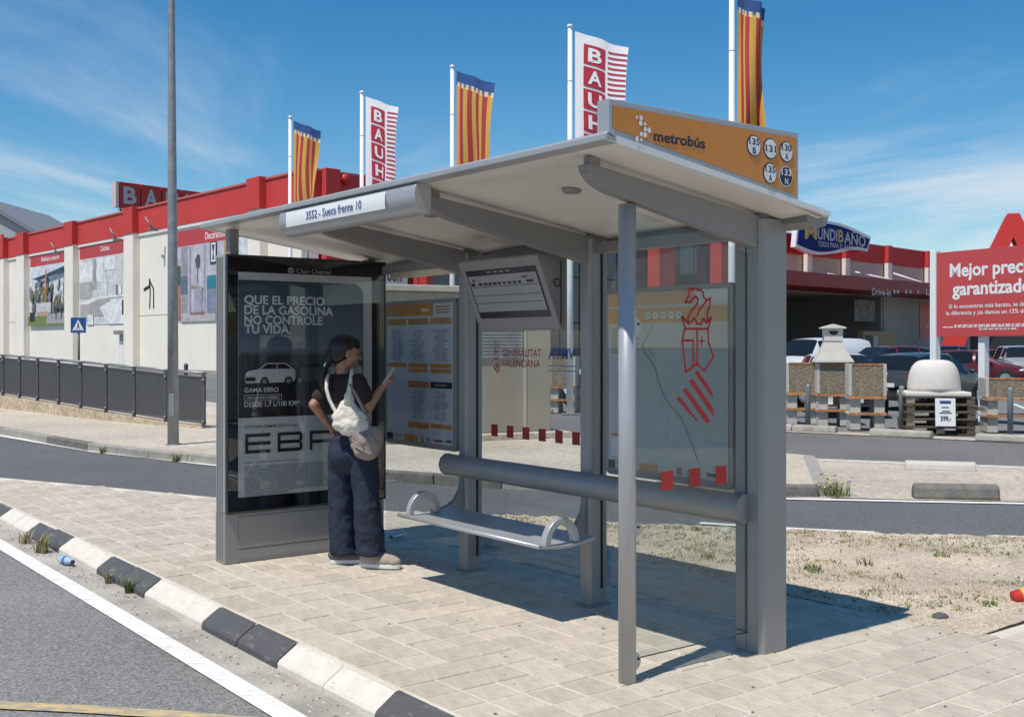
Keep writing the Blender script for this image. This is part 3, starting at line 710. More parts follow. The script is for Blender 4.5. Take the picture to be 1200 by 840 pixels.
# timetable and map cases
def case(name, x0, x1, z0, z1):
    b = MB(); r = .035; pts = []
    for cx_, cz_, a0 in ((x1-r, z0+r, -PI/2), (x1-r, z1-r, 0), (x0+r, z1-r, PI/2), (x0+r, z0+r, PI)):
        pts += [(cx_ + r*math.cos(a0 + PI/2*k/4), cz_ + r*math.sin(a0 + PI/2*k/4)) for k in range(5)]
    b.prism(pts, 'y', -.012, .03); return b.build(name, m_alu_d, BS, bevel=.004)
m_paper = mat('timetable_paper', (.50, .54, .60), .5, var=.03)
m_amber = mat('amber_print', (.50, .22, .035), .45, var=.04)
m_dash = mat('faint_text_print', (.20, .23, .28), .5)
m_brown = mat('brown_text_print', (.30, .24, .17), .5)
CS = case('timetable_case', -3.66, -2.70, .805, 1.885)
tt = MB(); fy = -.0135
x0, x1, z0, z1 = -3.63, -2.735, .845, 1.855
def R2(mb, a0, a1, t0, t1, mi, k=1, box=(x0, x1, z0, z1)):
    X0, X1, Z0, Z1 = box; y = fy - .0012 * k
    mb.poly([(X0+(X1-X0)*a0, y, Z1-(Z1-Z0)*t1), (X0+(X1-X0)*a1, y, Z1-(Z1-Z0)*t1), (X0+(X1-X0)*a1, y, Z1-(Z1-Z0)*t0), (X0+(X1-X0)*a0, y, Z1-(Z1-Z0)*t0)], mi)
R2(tt, 0, 1, 0, 1, 0)
R2(tt, .0, .72, .0, .085, 1, 2); R2(tt, .74, 1, .0, .085, 5, 2); R2(tt, .03, .10, .02, .035, 4, 3); R2(tt, .03, .22, .05, .068, 4, 3); R2(tt, .55, .66, .035, .055, 5, 3)
for q in range(3): R2(tt, .76, .76+.2, .022+.02*q, .03+.02*q, 2, 3)
for c in range(3):
    a = .01 + c * .335; R2(tt, a, a + .30, .105, .15, 1, 2); R2(tt, a + .03, a + .24, .122, .135, 4, 3)
    R2(tt, a + .145, a + .155, .18, .42, 6, 3)
    for r in range(15):
        R2(tt, a + .14 - random.uniform(.03, .11), a + .14, .19 + r * .0152, .196 + r * .0152, 3 if c == 0 else 4, 3); R2(tt, a + .165, a + .165 + random.uniform(.03, .11), .19 + r*.0152, .196 + r*.0152, 3 if c == 0 else 4, 3)
    R2(tt, a, a + .30, .43, .462, 1, 2)
    if c: R2(tt, a, a + .30, .468, .497, 1, 2)
    if c:
        R2(tt, a, a + .31, .56, .605, 1 if c == 1 else 7, 2); R2(tt, a + .06, a + .24, .576, .588, 4, 3)
        R2(tt, a + .15, a + .16, .625, .845, 6, 3)
        for r in range(13):
            R2(tt, a + .14 - random.uniform(.03, .1), a + .14, .63 + r * .016, .636 + r * .016, 3, 3); R2(tt, a + .165, a + .165 + random.uniform(.03, .1), .63 + r*.016, .636 + r*.016, 3, 3)
        R2(tt, a, a + .31, .86, .89 if c == 2 else .9, 1, 2)
R2(tt, 0, .1, .955, 1, 7, 2); R2(tt, .28, .5, .955, 1, 1, 2)
for a in (.12, .12): R2(tt, .12, .25, .965, .972, 3, 2); R2(tt, .12, .24, .985, .99, 3, 2)
R2(tt, .54, .58, .955, 1, 4, 2); R2(tt, .62, .68, .96, .995, 3, 2); R2(tt, .72, .86, .97, .985, 2, 2); R2(tt, .9, .99, .965, .98, 7, 2)
tt.build('timetable_sheet', [m_paper, m_amber, m_redv_d, m_dash, m_brown, m_offwhite, m_lgrey_pr, m_navy], CS)
cg = MB(); cg.box(x0, x1, fy-.012, fy-.008, z0, z1); cg.build('cover_pane', m_cover, CS)
CS = case('map_case', -1.145, -.165, .80, 1.88)
bx = (-1.115, -.195, .84, 1.85); mp_ = MB()
R = lambda a0, a1, t0, t1, mi, k=2: R2(mp_, a0, a1, t0, t1, mi, k, bx)
R(0, 1, 0, 1, 0, 1); R(0, .74, .0, .075, 1); R(0, 1, .085, .17, 1); R(.76, 1, 0, .075, 5)
fm = XZ(fy - .0045)
def mpt(a, t): return (bx[0] + (bx[1]-bx[0])*a, bx[3] - (bx[3]-bx[2])*t)
for k in range(5):
    c = mpt(.36 + .065 * k, .13); disc(mp_, fm, c, .022, 5, 20); disc(mp_, XZ(fy - .0055), c, .008, 3, 8)
for r in range(9): R(.03, .17, .20 + .017*r, .206 + .017*r, 4, 3); R(.19, .28, .20 + .017*r, .206 + .017*r, 4, 3) if r % 2 else None
stroke(mp_, fm, [mpt(*p) for p in [(.40,.18),(.37,.23),(.33,.27),(.31,.30),(.33,.34),(.37,.37),(.42,.42),(.45,.50),(.50,.58),(.55,.63),(.62,.67),(.66,.72),(.72,.82),(.78,.92)]], .006, 3)
stroke(mp_, fm, [mpt(*p) for p in [(.36,.31),(.40,.36),(.42,.34)]], .004, 3)
for (a, t), (a2, t2) in [((.3,.7),(1,.72)),((.3,.78),(1,.81)),((.28,.55),(.9,.5)),((.5,.2),(.52,.9)),((.3,.35),(1,.42)),((.45,.9),(1,.6))]:
    stroke(mp_, fm, [mpt(a, t), mpt(a2, t2)], .0025, 6)
R(.03, .25, .80, .815, 1, 3); R(.03, .22, .83, .93, 5, 3); R(0, .06, .955, 1, 7, 3); R(.28, .44, .955, 1, 1, 3); R(.60, .64, .955, .99, 2, 3); R(.08, .2, .965, .975, 3, 3); R(.68, .78, .965, .975, 3, 3); R(.84, .96, .965, .985, 7, 3)
mp_.build('map_sheet', [mat('map_paper', (.45, .49, .48), .5, var=.05, scale=5), m_amber, m_redv_d, m_dash, m_brown, m_offwhite, mat('map_pale_roads', (.56, .59, .57), .5), m_navy], CS)
cg = MB(); cg.box(bx[0], bx[1], fy-.012, fy-.008, bx[2], bx[3]); cg.build('cover_pane', m_cover, CS)

# advertising panel closing the far end
xa0, xa1 = -3.93, -3.76; pya, pyb = SH.pxx(263.5, 500, -3.76)[0], SH.pxx(450, 500, -3.76)[0]
b = MB(); b.box(xa0, xa1, pya, pyb, 0, .355); AD = b.build('advertising_panel', m_alu, BS, bevel=.006)
b = MB(); b.box(xa0 + .002, xa1 - .002, pya + .002, pyb - .002, .357, 2.20); b.build('case', m_alu_l, AD, bevel=.008)
b = MB()
for k in range(3): b.box(xa0 + .03 + .04*k, xa0 + .045 + .04*k, pya - .004, pya + .004, .02, 2.18)
b.build('side_trim', m_alu_d, AD)
b = MB(); b.box(xa1 + .0005, xa1 + .006, pya + .10, pyb - .05, .03, .33); b.build('plinth_panel', m_alu, AD, bevel=.003)
b = MB(); b.box(xa1 + .0062, xa1 + .0072, pya + .10, pyb - .05, .098, .102); b.build('plinth_seam', m_gasket, AD)
xf = xa1 + .0015
az = lambda x, y, o=0.0: SH.pxx(x, y, xf + o)
b = MB(); b.poly([(xf, pya + .012, .362), (xf, pyb - .012, .362), (xf, pyb - .012, 2.192), (xf, pya + .012, 2.192)]); b.build('black_surround', m_black, AD)
(pl0, pt0), (pl1, pt1) = az(279, 318.5), az(435.5, 326); (_, pb0) = az(279, 583)
m_post_sky = None
def poster_mat():
    m = bpy.data.materials.new('poster_picture'); m.use_nodes = True; t = m.node_tree; p = t.nodes['Principled BSDF']; p.inputs['Roughness'].default_value = .45
    tcn = t.nodes.new('ShaderNodeTexCoord'); sx = t.nodes.new('ShaderNodeSeparateXYZ'); t.links.new(tcn.outputs['Object'], sx.inputs[0])
    mr_ = t.nodes.new('ShaderNodeMapRange'); mr_.inputs['From Min'].default_value = 1.02; mr_.inputs['From Max'].default_value = 2.08; t.links.new(sx.outputs[2], mr_.inputs['Value'])
    cr = t.nodes.new('ShaderNodeValToRGB'); el = cr.color_ramp.elements; el[0].position = 0; el[0].color = (.012, .014, .017, 1); el[1].position = 1; el[1].color = (.022, .05, .085, 1)
    for ps, c in ((.28, (.02, .023, .027, 1)), (.43, (.05, .056, .064, 1)), (.47, (.15, .19, .23, 1)), (.58, (.075, .13, .185, 1))):
        q = el.new(ps); q.color = c
    t.links.new(mr_.outputs[0], cr.inputs[0]); t.links.new(cr.outputs[0], p.inputs['Base Color']); MATS['poster_picture'] = m; return m
mpp = poster_mat()
b = MB(); yA, yB = pl0, pl1; zT, zB = pt0, pb0
fP = lambda k: YZ(xf + .0012 * k)
def prect(mb, a, b_, c, d, mi, k): fn = fP(k); mb.poly([fn(a, c), fn(b_, c), fn(b_, d), fn(a, d)], mi)
prect(b, yA, yB, zB, zT, 0, 1)
picT = zT - .055; zM = az(279, 490)[1]
rr_ = .09; pts = [(yA + .002, zM), (yB - .075, zM)] + [(yB - .075 - rr_ + rr_ * math.cos(a), picT - rr_ + rr_ * math.sin(a)) for a in [PI/2*k/8 for k in range(9)]] + [(yA + .002, picT)]
b.poly([fP(2)(*p) for p in pts], 1)
# hills behind the cars
hl = [(yA + .002, 1.30)] + [(yA + .002 + (yB - .077 - yA) * k / 40, 1.455 + .03 * noise.noise(Vector((k * .21, 1.2, 0))) + .045 * noise.noise(Vector((k * .09, 7.7, 0))) + .015 * math.sin(k * .5)) for k in range(41)] + [(yB - .077, 1.30)]
b.poly([fP(3)(*p) for p in hl], 2)
b.build('poster', [m_offwhite, mpp, mat('poster_hills', (.035, .04, .047), .5)], AD)
# the three cars of the picture
pc = MB()
def pcar(y0, w, z0, m0, k):
    P_ = lambda a, c: fP(k)(y0 + a * w, z0 + c * w)
    pc.poly([P_(*p) for p in [(0,.07),(.03,.05),(.95,.06),(1.0,.12),(1.0,.25),(.97,.31),(.8,.42),(.42,.42),(.27,.31),(.05,.27),(0,.19)]], m0)
    Q = lambda a, c: fP(k + 1)(y0 + a * w, z0 + c * w)
    pc.poly([Q(*p) for p in [(.30,.31),(.43,.40),(.62,.40),(.62,.31)]], 2); pc.poly([Q(*p) for p in [(.64,.31),(.64,.40),(.79,.40),(.92,.31)]], 2)
    for a in (.38, .86): disc(pc, fP(k + 1), (y0 + a * w, z0 + .08 * w), .085 * w, 2, 18); disc(pc, fP(k + 2), (y0 + a * w, z0 + .08 * w), .05 * w, 3, 14)
    pc.poly([Q(*p) for p in [(.01,.19),(.01,.235),(.15,.25),(.13,.21)]], 4); pc.poly([Q(*p) for p in [(.01,.09),(.01,.16),(.2,.16),(.2,.09)]], 2)
yw = yB - yA
pcar(yA + .58 * yw, .36 * yw * .95, 1.275, 5, 4); pcar(yA + .30 * yw, .36 * yw, 1.265, 1, 6); pcar(yA + .045 * yw, .36 * yw, 1.26, 0, 8)
pc.build('poster_cars', [m_offwhite, mat('poster_dark_car', (.075, .08, .086), .4), m_blk, m_grey_pr, m_white, m_lgrey_pr], AD)
# printed words
l = MB()
def ptext(s, xa, xb, yb, capz, bold, mi=0, mb=None, k=5):
    (p, zb_) = az(xa, yb); (q, _) = az(xb, yb); (mb or l).text(s, fP(k), p, q, zb_, capz, mi, bold)
ptext('QUE EL PRECIO', 286, 380, 355.8, .060, .024)
ptext('DE LA GASOLINA', 286, 390, 367.8, .060, .024)
ptext('NO CONTROLE', 286, 377.5, 379.5, .060, .024)
ptext('TU VIDA.', 286, 340.5, 390.3, .060, .024)
ptext('GAMA EBRO', 286, 326, 459.8, .032, .010)
ptext('DESDE 1,7 L/100 KM*', 286, 350.5, 477, .036, .008)
ptext('HÍBRIDA ENCHUFABLE', 288.5, 327, 467.6, .016, .006)
(p0, q0), (p1, q1) = az(286, 469), az(329.5, 463); stroke(l, fP(5), [(p0, q0 - .002), (p1, q0 - .002), (p1, q0 + .036), (p0, q0 + .036)], .003, 0, True)
l.build('slogan_lettering', m_white, AD)
l = MB()
ptext('EL FUTURO SIEMPRE ESTUVO AQUÍ', 286.5, 351, 502.2, .020, .004, 0, l)
zt_ = az(290, 508.5)[1]; zb_ = az(290, 531.5)[1]; hh = zt_ - zb_; tw = hh * .165
ys = [az(x, 520)[0] for x in (287, 316.5, 325, 354, 362.5, 392, 400, 430)]
def bar(a, c, d, e): prect(l, a, c, d, e, 0, 5)
for zc in (zb_, zb_ + (hh - tw) / 2, zt_ - tw): bar(ys[0], ys[1], zc, zc + tw)
bar(ys[0], ys[0] + tw, zb_, zt_)
for zc in (zb_, zb_ + (hh - tw) / 2, zt_ - tw): bar(ys[2], ys[3] - tw * .5, zc, zc + tw)
bar(ys[2], ys[2] + tw, zb_, zt_); bar(ys[3] - tw, ys[3], zb_ + tw * .5, zb_ + hh * .45); bar(ys[3] - tw, ys[3], zb_ + hh * .55, zt_ - tw * .5)
bar(ys[4], ys[4] + tw, zb_, zt_); bar(ys[4], ys[5], zt_ - tw, zt_); bar(ys[4], ys[5], zb_ + (hh - tw) / 2 - .01, zb_ + (hh + tw) / 2 - .01); bar(ys[5] - tw, ys[5], zb_ + hh * .45, zt_); bar(ys[5] - tw * 1.4, ys[5] - tw * .4, zb_, zb_ + hh * .42)
for zc in (zb_, zt_ - tw): bar(ys[6], ys[7], zc, zc + tw)
bar(ys[6], ys[6] + tw, zb_, zt_); bar(ys[7] - tw, ys[7], zb_, zt_)
l.build('brand_lettering', m_blk, AD)
l = MB(); zf = az(286, 543)[1]
bar2 = lambda a, c, d, e: prect(l, a, c, d, e, 0, 5)
for r in range(17):
    yy = az(286.5, 540)[0]
    if r == 1: continue
    end = yy + (.45 if r == 0 else (.98 if r < 15 else .35))
    while yy < end:
        w_ = random.uniform(.015, .05); bar2(yy, min(end, yy + w_), zf - r * .0148, zf - r * .0148 + .0062); yy += w_ + .006
l.build('small_print', m_grey_pr, AD)
l = MB(); (p, zc), (q, _) = az(347.5, 320.8), az(387.5, 320.8); l.text('Clear Channel', fP(1), p, q, zc + .006, .032, 0, .004)
c = az(341, 317.5); disc(l, fP(1), c, .026, 0, 18); l.poly([fP(2)(c[0] + a, c[1] + d) for a, d in ((-.03, .012), (.0, -.006), (.03, .022), (.0, .004))], 1); l.poly([fP(2)(c[0] + a, c[1] + d) for a, d in ((-.03, -.01), (.0, -.026), (.03, -.004), (.0, -.016))], 1)
l.build('maker_lettering', [m_lgrey_pr, m_blk], AD)
b = MB(); b.box(xa1 + .024, xa1 + .028, pya + .015, pyb - .015, .37, 2.185); b.build('cover_pane', m_cover, AD)
b = MB()
b.box(xa1 + .0005, xa1 + .03, pya, pya + .014, .36, 2.198); b.box(xa1 + .0005, xa1 + .03, pyb - .014, pyb, .36, 2.198); b.box(xa1 + .0006, xa1 + .0299, pya + .0141, pyb - .0141, 2.186, 2.1979); b.box(xa1 + .0006, xa1 + .0299, pya + .0141, pyb - .0141, .3602, .3698)
b.build('door_frame', mat('dark_anodised_frame', (.06, .062, .066), .35, .5), AD, bevel=.002)
for y in (pya + .09, pyb - .09):
    b = MB(); b.box(-3.875, -3.805, y - .035, y + .035, 2.2005, zr(y) - .03); b.build('roof_support', m_alu_d, AD, bevel=.004)

# ------------------------------------------------------------------ the store behind
CO = D(363, 189, 64.5); HT = CO.z                        # building corner
LW = Frame((CO.x, CO.y, ROAD), (1130, -1297)); RW = Frame((CO.x, CO.y, ROAD), (1297, 1297))
HT -= ROAD + .55
ST = empty('hardware_store', (CO.x, CO.y, ROAD), 0, 'long cream store with red parapet, pilasters and picture panels', 'building')
def Lm(fr): return Matrix.Rotation(fr.rz, 4, 'Z')
ML, MR = Lm(LW), Lm(RW)
def sbox(name, fr_m, x0, x1, y0, y1, z0, z1, m, bevel=0, parent=None):
    b = MB(); b.box(x0, x1, y0, y1, z0, z1, 0, fr_m); return b.build(name, m, parent or ST, bevel)
RB = 9.95 - ROAD
xl = LW.px(-160, 300)[0]
xr_end = RW.px(1290, 300)[0]
b = MB(); b.box(xl, -.02, .0, .6, 0, RB, 0, ML); b.build('wall', m_cream, ST)
sbox('parapet', ML, xl, .12, -.12, .4, RB, HT, m_red_wall)
sbox('parapet_coping', ML, xl, .2, -.2, .5, HT + .005, HT + .14, mat('pale_red_coping', (.55, .12, .1), .6))
# right wing wall built around its openings
zf1 = RW.px(1000, 338)[1]
sbox('parapet', MR, .13, xr_end, -.12, .4, RW.px(1016, 306)[1], HT, m_red_wall)
sbox('parapet_coping', MR, .21, xr_end, -.2, .5, HT + .005, HT + .14, MATS['pale_red_coping'])
xdr = RW.px(905, 340)[0]
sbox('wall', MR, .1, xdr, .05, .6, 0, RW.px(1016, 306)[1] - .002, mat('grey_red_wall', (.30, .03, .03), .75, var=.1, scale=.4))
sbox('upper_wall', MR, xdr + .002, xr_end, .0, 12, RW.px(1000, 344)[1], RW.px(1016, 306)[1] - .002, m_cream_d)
# pilasters of the left wing
for px0, px1 in ((4, 11), (26, 35), (83, 93), (153, 164), (299, 314)):
    a, _ = LW.px(px0, 300); c, _ = LW.px(px1, 300)
    p_ = sbox('pilaster', ML, a, c, -.55, -.001, 0, RB, m_cream, .02)
    sbox('pilaster_head', ML, a - .03, c + .03, -.62, .1, RB + .002, HT + .2, m_red_wall, .02, p_)
p_ = sbox('pilaster', ML, -.9, -.02, -.55, -.13, 0, RB, m_cream, .02); 
for px0, px1 in ((375, 392), (482, 500)):
    a, _ = RW.px(px0, 200); c, _ = RW.px(px1, 200); sbox('pilaster', MR, a, c, -.6, -.13, 0, HT + .2, m_red_wall, .02)
b = MB(); b.ell((RW.px(403, 211)[0], -.2, RW.px(403, 211)[1] - ROAD), (.35, .25, .35), M=MR); b.build('wall_lamp', m_redv, ST)
# white band under the parapet
sbox('fascia_strip', ML, xl, -.02, -.1, -.002, RB - .22, RB - .002, mat('white_strip', (.75, .73, .7), .6))
sbox('wall_seam', ML, xl, -.02, -.02, -.002, 3.9, 3.94, m_cream_d)
# printed picture panels
def wallsheet(p0, p1, ptop, pbot):
    x0, zt0 = LW.px(p0, ptop); x1, _ = LW.px(p1, ptop); _, zb0 = LW.px(p0, pbot); return x0, x1, zb0 - ROAD, zt0 - ROAD
class Pic:
    """a flat printed sheet on a wall, drawn in 0..1 coordinates"""
    def __init__(s, M_, x0, x1, z0, z1, y): s.M, s.x0, s.x1, s.z0, s.z1, s.y, s.b, s.ms, s.k = M_, x0, x1, z0, z1, y, MB(), [], 0
    def mi(s, m):
        if m not in s.ms: s.ms.append(m)
        return s.ms.index(m)
    def P(s, a, t): return (s.x0 + (s.x1 - s.x0) * a, s.y - .003 * s.k, s.z0 + (s.z1 - s.z0) * t)
    def poly(s, m, pts): s.k += 1; s.b.poly([s.P(*p) for p in pts], s.mi(m), s.M); return s
    def rect(s, m, a0, a1, t0, t1): return s.poly(m, [(a0, t0), (a1, t0), (a1, t1), (a0, t1)])
    def text(s, m, txt, a0, a1, t0, cap, bold=.01):
        s.k += 1; M_ = s.M; k = s.k
        s.b.text(txt, lambda a, t: tuple(M_ @ Vector(s.P(a, t))), a0, a1, t0, cap, s.mi(m), bold); return s
    def done(s, name, parent): return s.b.build(name, s.ms, parent)
C = lambda n, *c: mat('print_' + n, c, .6, var=.28, scale=1.8, detail=8)
hdr = mat('red_panel_header', (.50, .045, .05), .5, var=.04, scale=.5)
# garden furniture picture
x0, x1, z0, z1 = wallsheet(36, 82, 296.5, 382); q = Pic(ML, x0, x1, z0, z1, -.03)
q.rect(C('haze_white', .62, .66, .7), 0, 1, 0, 1)
q.rect(hdr, 0, 1, .80, 1.0); q.text(m_white, 'Mobiliario exterior', .30, .76, .855, .055, .012)
fol = [C('leaf_a', .06, .10, .05), C('leaf_b', .10, .15, .07), C('leaf_c', .16, .19, .13), C('bark', .28, .15, .09), C('violet', .2, .17, .24)]
for k in range(60):
    a, t, r = random.uniform(0, .95), random.uniform(.18, .60), random.uniform(.04, .1)
    q.poly(random.choice(fol), [(min(1, max(0, a + r * .6 * math.cos(j) * random.uniform(.6, 1))), min(.66, t + r * math.sin(j) * random.uniform(.6, 1.3))) for j in (0, 1, 2, 3, 4, 5)])
q.rect(C('lawn', .16, .22, .06), 0, 1, 0, .13); q.rect(C('deck', .35, .34, .36), .5, 1, .02, .15)
q.poly(C('parasol', .03, .06, .1), [(.1, .63), (.5, .68), (1, .76), (1, .68), (.3, .60)]); q.rect(C('wood', .45, .2, .07), .46, .49, .2, .74)
q.rect(C('sofa', .55, .53, .56), .22, .60, .16, .30); q.rect(C('sofa_seat', .42, .27, .2), .25, .55, .12, .18); q.rect(m_blk, .05, .18, .06, .18); q.rect(C('table', .1, .09, .12), .66, .92, .22, .25); q.rect(m_blk, .72, .74, .08, .22); q.rect(m_blk, .86, .88, .08, .22)
q.done('picture_panel', ST)
# kitchen picture
x0, x1, z0, z1 = wallsheet(94, 152, 285.5, 381); q = Pic(ML, x0, x1, z0, z1, -.03)
q.rect(C('kitchen_wall', .60, .60, .58), 0, 1, 0, 1); q.rect(hdr, 0, 1, .80, 1.0); q.text(m_white, 'Cocinas', .44, .62, .862, .06, .012)
q.rect(C('unit', .74, .74, .74), 0, .28, .52, .76); q.rect(C('unit_side', .36, .35, .33), .28, .36, .42, .78); q.rect(C('unit', 0, 0, 0), .36, .5, .5, .78); q.rect(C('unit', 0, 0, 0), .52, .74, .63, .78)
q.rect(C('splash', .42, .40, .37), 0, .27, .32, .51); q.rect(C('unit_side', 0, 0, 0), .28, .62, .10, .33); q.poly(C('unit', 0, 0, 0), [(0, .26), (.3, .33), (.7, .34), (.95, .33), (.98, .31), (.4, .30), (.1, .22)])
q.rect(C('splash', 0, 0, 0), .02, .3, .05, .25); q.poly(C('unit', 0, 0, 0), [(.42, .2), (.6, .0), (1, .0), (1, .28), (.7, .28)]); q.rect(m_blk, .87, .91, .1, .27); q.rect(C('unit', 0, 0, 0), .52, .58, .34, .45); q.rect(m_grey_pr, .75, .79, .33, .45); q.rect(C('unit', 0, 0, 0), .8, .86, .33, .45); q.rect(C('unit', 0, 0, 0), .18, .3, .0, .12)
q.done('picture_panel', ST)
# living room picture
x0, x1, z0, z1 = wallsheet(208.5, 296, 273, 377.5); z1 = LW.px(208.5, 272)[1] - ROAD; q = Pic(ML, x0, x1, z0, z1, -.03)
q.rect(C('lilac_wall', .50, .47, .53), 0, 1, 0, 1); q.rect(hdr, 0, 1.2, .83, 1.0); q.text(m_white, 'Decoración', .40, .66, .868, .075, .012)
q.rect(C('mirror', .3, .29, .33), .06, .15, .1, .82); q.rect(C('blue_grey', .12, .16, .22), .05, .15, .3, .5); q.rect(C('leaf_a', 0, 0, 0), .0, .05, .4, .62); q.rect(C('terracotta', .42, .18, .1), 0, .05, .02, .4); q.rect(C('lilac_shade', .36, .33, .40), .17, .20, .1, .82); q.rect(C('lilac_shade', 0, 0, 0), .38, .40, .1, .82)
q.poly(C('lamp_dark', .08, .08, .09), [(.26, .66), (.29, .72), (.32, .72), (.33, .66), (.32, .58), (.28, .58)]); q.rect(C('lamp_dark', 0, 0, 0), .292, .30, .42, .58); q.poly(C('side_table', .34, .29, .25), [(.2, .4), (.38, .36), (.38, .34), (.2, .37)]); q.rect(C('lilac_shade', 0, 0, 0), .25, .36, .1, .36)
q.rect(m_navy, .47, .56, .60, .83); q.rect(m_white, .485, .545, .62, .82); q.poly(m_navy, [(.5, .64), (.53, .64), (.52, .72), (.535, .8), (.495, .8), (.51, .72)])
q.rect(C('sofa_blue', .20, .24, .31), .43, 1, .08, .34); q.rect(C('cushion', .02, .20, .28), .43, .62, .34, .48); q.rect(C('rug', .45, .42, .44), .06, .55, .0, .08); q.rect(C('bark', 0, 0, 0), .2, .4, .07, .1); q.rect(C('curtain', .45, .32, .14), .66, .71, .1, .83); q.rect(C('haze_white', 0, 0, 0), .85, .95, .1, .83)
q.done('picture_panel', ST)
# small pliers emblem, service door, pale panel beyond the poster
e0 = LW.px(175, 342); b = MB()
stroke(b, lambda a, z: (a, -.03, z), [(e0[0] + .1, e0[1] + .9 - ROAD), (e0[0] + .1, e0[1] + .4 - ROAD), (e0[0] - .9, e0[1] + .2 - ROAD)], .22); stroke(b, lambda a, z: (a, -.03, z), [(e0[0] + .1, e0[1] + .8 - ROAD), (e0[0] + .8, e0[1] + .2 - ROAD), (e0[0] + .8, e0[1] - 1.2 - ROAD)], .16); stroke(b, lambda a, z: (a, -.03, z), [(e0[0] + .1, e0[1] + .8 - ROAD), (e0[0] + .2, e0[1] - ROAD), (e0[0] + .1, e0[1] - 1.2 - ROAD)], .16)
b.v = [tuple(ML @ Vector(p)) for p in b.v]; b.build('pliers_emblem', m_blk, ST)
d0, d1 = LW.px(141, 400)[0], LW.px(151.5, 400)[0]; dzt = LW.px(141, 392)[1] - ROAD
dr = sbox('service_door', ML, d0, d1, -.08, -.003, 0, dzt, m_cream_d); 
for k in range(2): sbox('door_leaf', ML, d0 + .12 + k * (d1 - d0 - .2) / 2, d0 + .06 + (k + 1) * (d1 - d0 - .2) / 2, -.12, -.082, .05, dzt - .5, m_white_mast, .01, dr)
sbox('door_canopy', ML, d0 - .1, d1 + .1, -.5, -.081, dzt + .002, dzt + .3, m_grey_pr, 0, dr)
for px_ in (80, 151, 194):
    xx = LW.px(px_, 270)[0]; zz_ = LW.px(px_, {80: 297, 151: 282, 194: 270}[px_])[1] - ROAD
    b = MB(); b.box(xx - .12, xx + .12, -1.2, -.6, zz_ - .1, zz_ + .1, 0, ML); b.tube(tuple(ML @ Vector((xx, -1.0, zz_ + .1))), tuple(ML @ Vector((xx - .5, -1.3, zz_ + .9))), .06); b.build('floodlight', m_alu_d, ST)
# right wing: opening-hours board, glazing, columns
def rbox(name, pa, pb, ptop, pbot, y0, y1, m, bevel=0, parent=None):
    x0, zt_ = RW.px(pa, ptop); x1, _ = RW.px(pb, ptop); _, zb_ = RW.px(pa, pbot); return sbox(name, MR, x0, x1, y0, y1, zb_ - ROAD, zt_ - ROAD, m, bevel, parent)
rbox('hours_board', 380, 474.5, 300, 346, -.25, -.002, m_red_sign)
wb = rbox('hours_plate', 384, 474, 309, 332, -.3, -.252, m_white)
b = MB(); xa, zc = RW.px(450, 329.5); xb_, _ = RW.px(467, 329.5); b.text('00h', lambda a, z: tuple(MR @ Vector((a, -.31, z))), xa, xb_, zc - ROAD, .75, 0, .02); b.build('lettering', m_redv_d, wb)
b = MB(); xa, zc = RW.px(425, 306.5); xb_, _ = RW.px(440, 306.5); 
m_bluewin = mat('blue_window_glass', (.02, .045, .075), .06, var=.3, scale=.3, spec=.8)
m_mull = mat('dark_mullion', (.02, .025, .03), .5)
for pa, pb, n in ((498, 700, 8), (704, 756, 3), (777, 829, 3)):
    x0, _ = RW.px(pa, 300); x1, _ = RW.px(pb, 300); zt_ = RW.px(770, 282)[1] - ROAD; zb_ = .4
    for k in range(n):
        a, c = x0 + (x1 - x0) * k / n, x0 + (x1 - x0) * (k + 1) / n
        for za, zc in ((zb_, zt_ * .33), (zt_ * .34, zt_ * .66), (zt_ * .67, zt_)):
            w_ = sbox('window', MR, a + .08, c - .08, -.06, -.003, za, zc, m_bluewin)
    sbox('mullion_frame', MR, x0, x1, -.04, .048, zb_ - .1, zt_ + .1, m_mull)
for pa, pb in ((484, 492), (757, 776), (830, 846)):
    x0, _ = RW.px(pa, 300); x1, _ = RW.px(pb, 300); sbox('column', MR, x0, x1, -1.3, -.14, 0, HT - 1, m_red_wall, .03)
# drive-in yard: canopy, deep bay, end wall
xa, zt_ = RW.px(850, 327); xe, _ = RW.px(1290, 327); zb_ = RW.px(1000, 345)[1]
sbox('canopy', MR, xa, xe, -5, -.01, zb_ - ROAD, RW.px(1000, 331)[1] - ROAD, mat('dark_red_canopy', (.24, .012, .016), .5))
cz = (zb_ - ROAD, RW.px(1000, 331)[1] - ROAD)
RWc = Frame(RW.w(0, -5.02, 0), (RW.x.x, RW.x.y))
b = MB()
for s_, a, c in (('Drive-In', 1022, 1044), ('Leroy'[:0] + 'Larga', 1085, 1108)):
    x0, zz_ = RWc.px(a, 346.5); x1, _ = RWc.px(c, 346.5); b.text(s_, lambda p, z: tuple(MR @ Vector((p, -5.02, z))), x0, x1, zz_ - ROAD + .1, .62, 0, .02)
for a in (1047, 1051, 1061, 1066, 1075):
    x0, zz_ = RWc.px(a, 344); b.add([tuple(MR @ Vector((x0 + p, -5.02, zz_ - ROAD + r))) for p, r in ((0, 0), (.4, 0), (.4, .35), (0, .35))], [(0, 1, 2, 3)])
b.build('canopy_lettering', m_lgrey_pr, ST)
for px_ in (940, 985, 1035, 1082):
    x0, _ = RW.px(px_, 310); p_ = sbox('pilaster', MR, x0, x0 + .9, -.55, -.125, cz[1] + .02, RW.px(1016, 306)[1] - ROAD, m_cream, .02); sbox('pilaster_head', MR, x0 - .03, x0 + .93, -.6, -.124, RW.px(1016, 306)[1] - ROAD + .002, HT + .16, m_red_wall, .02, p_)
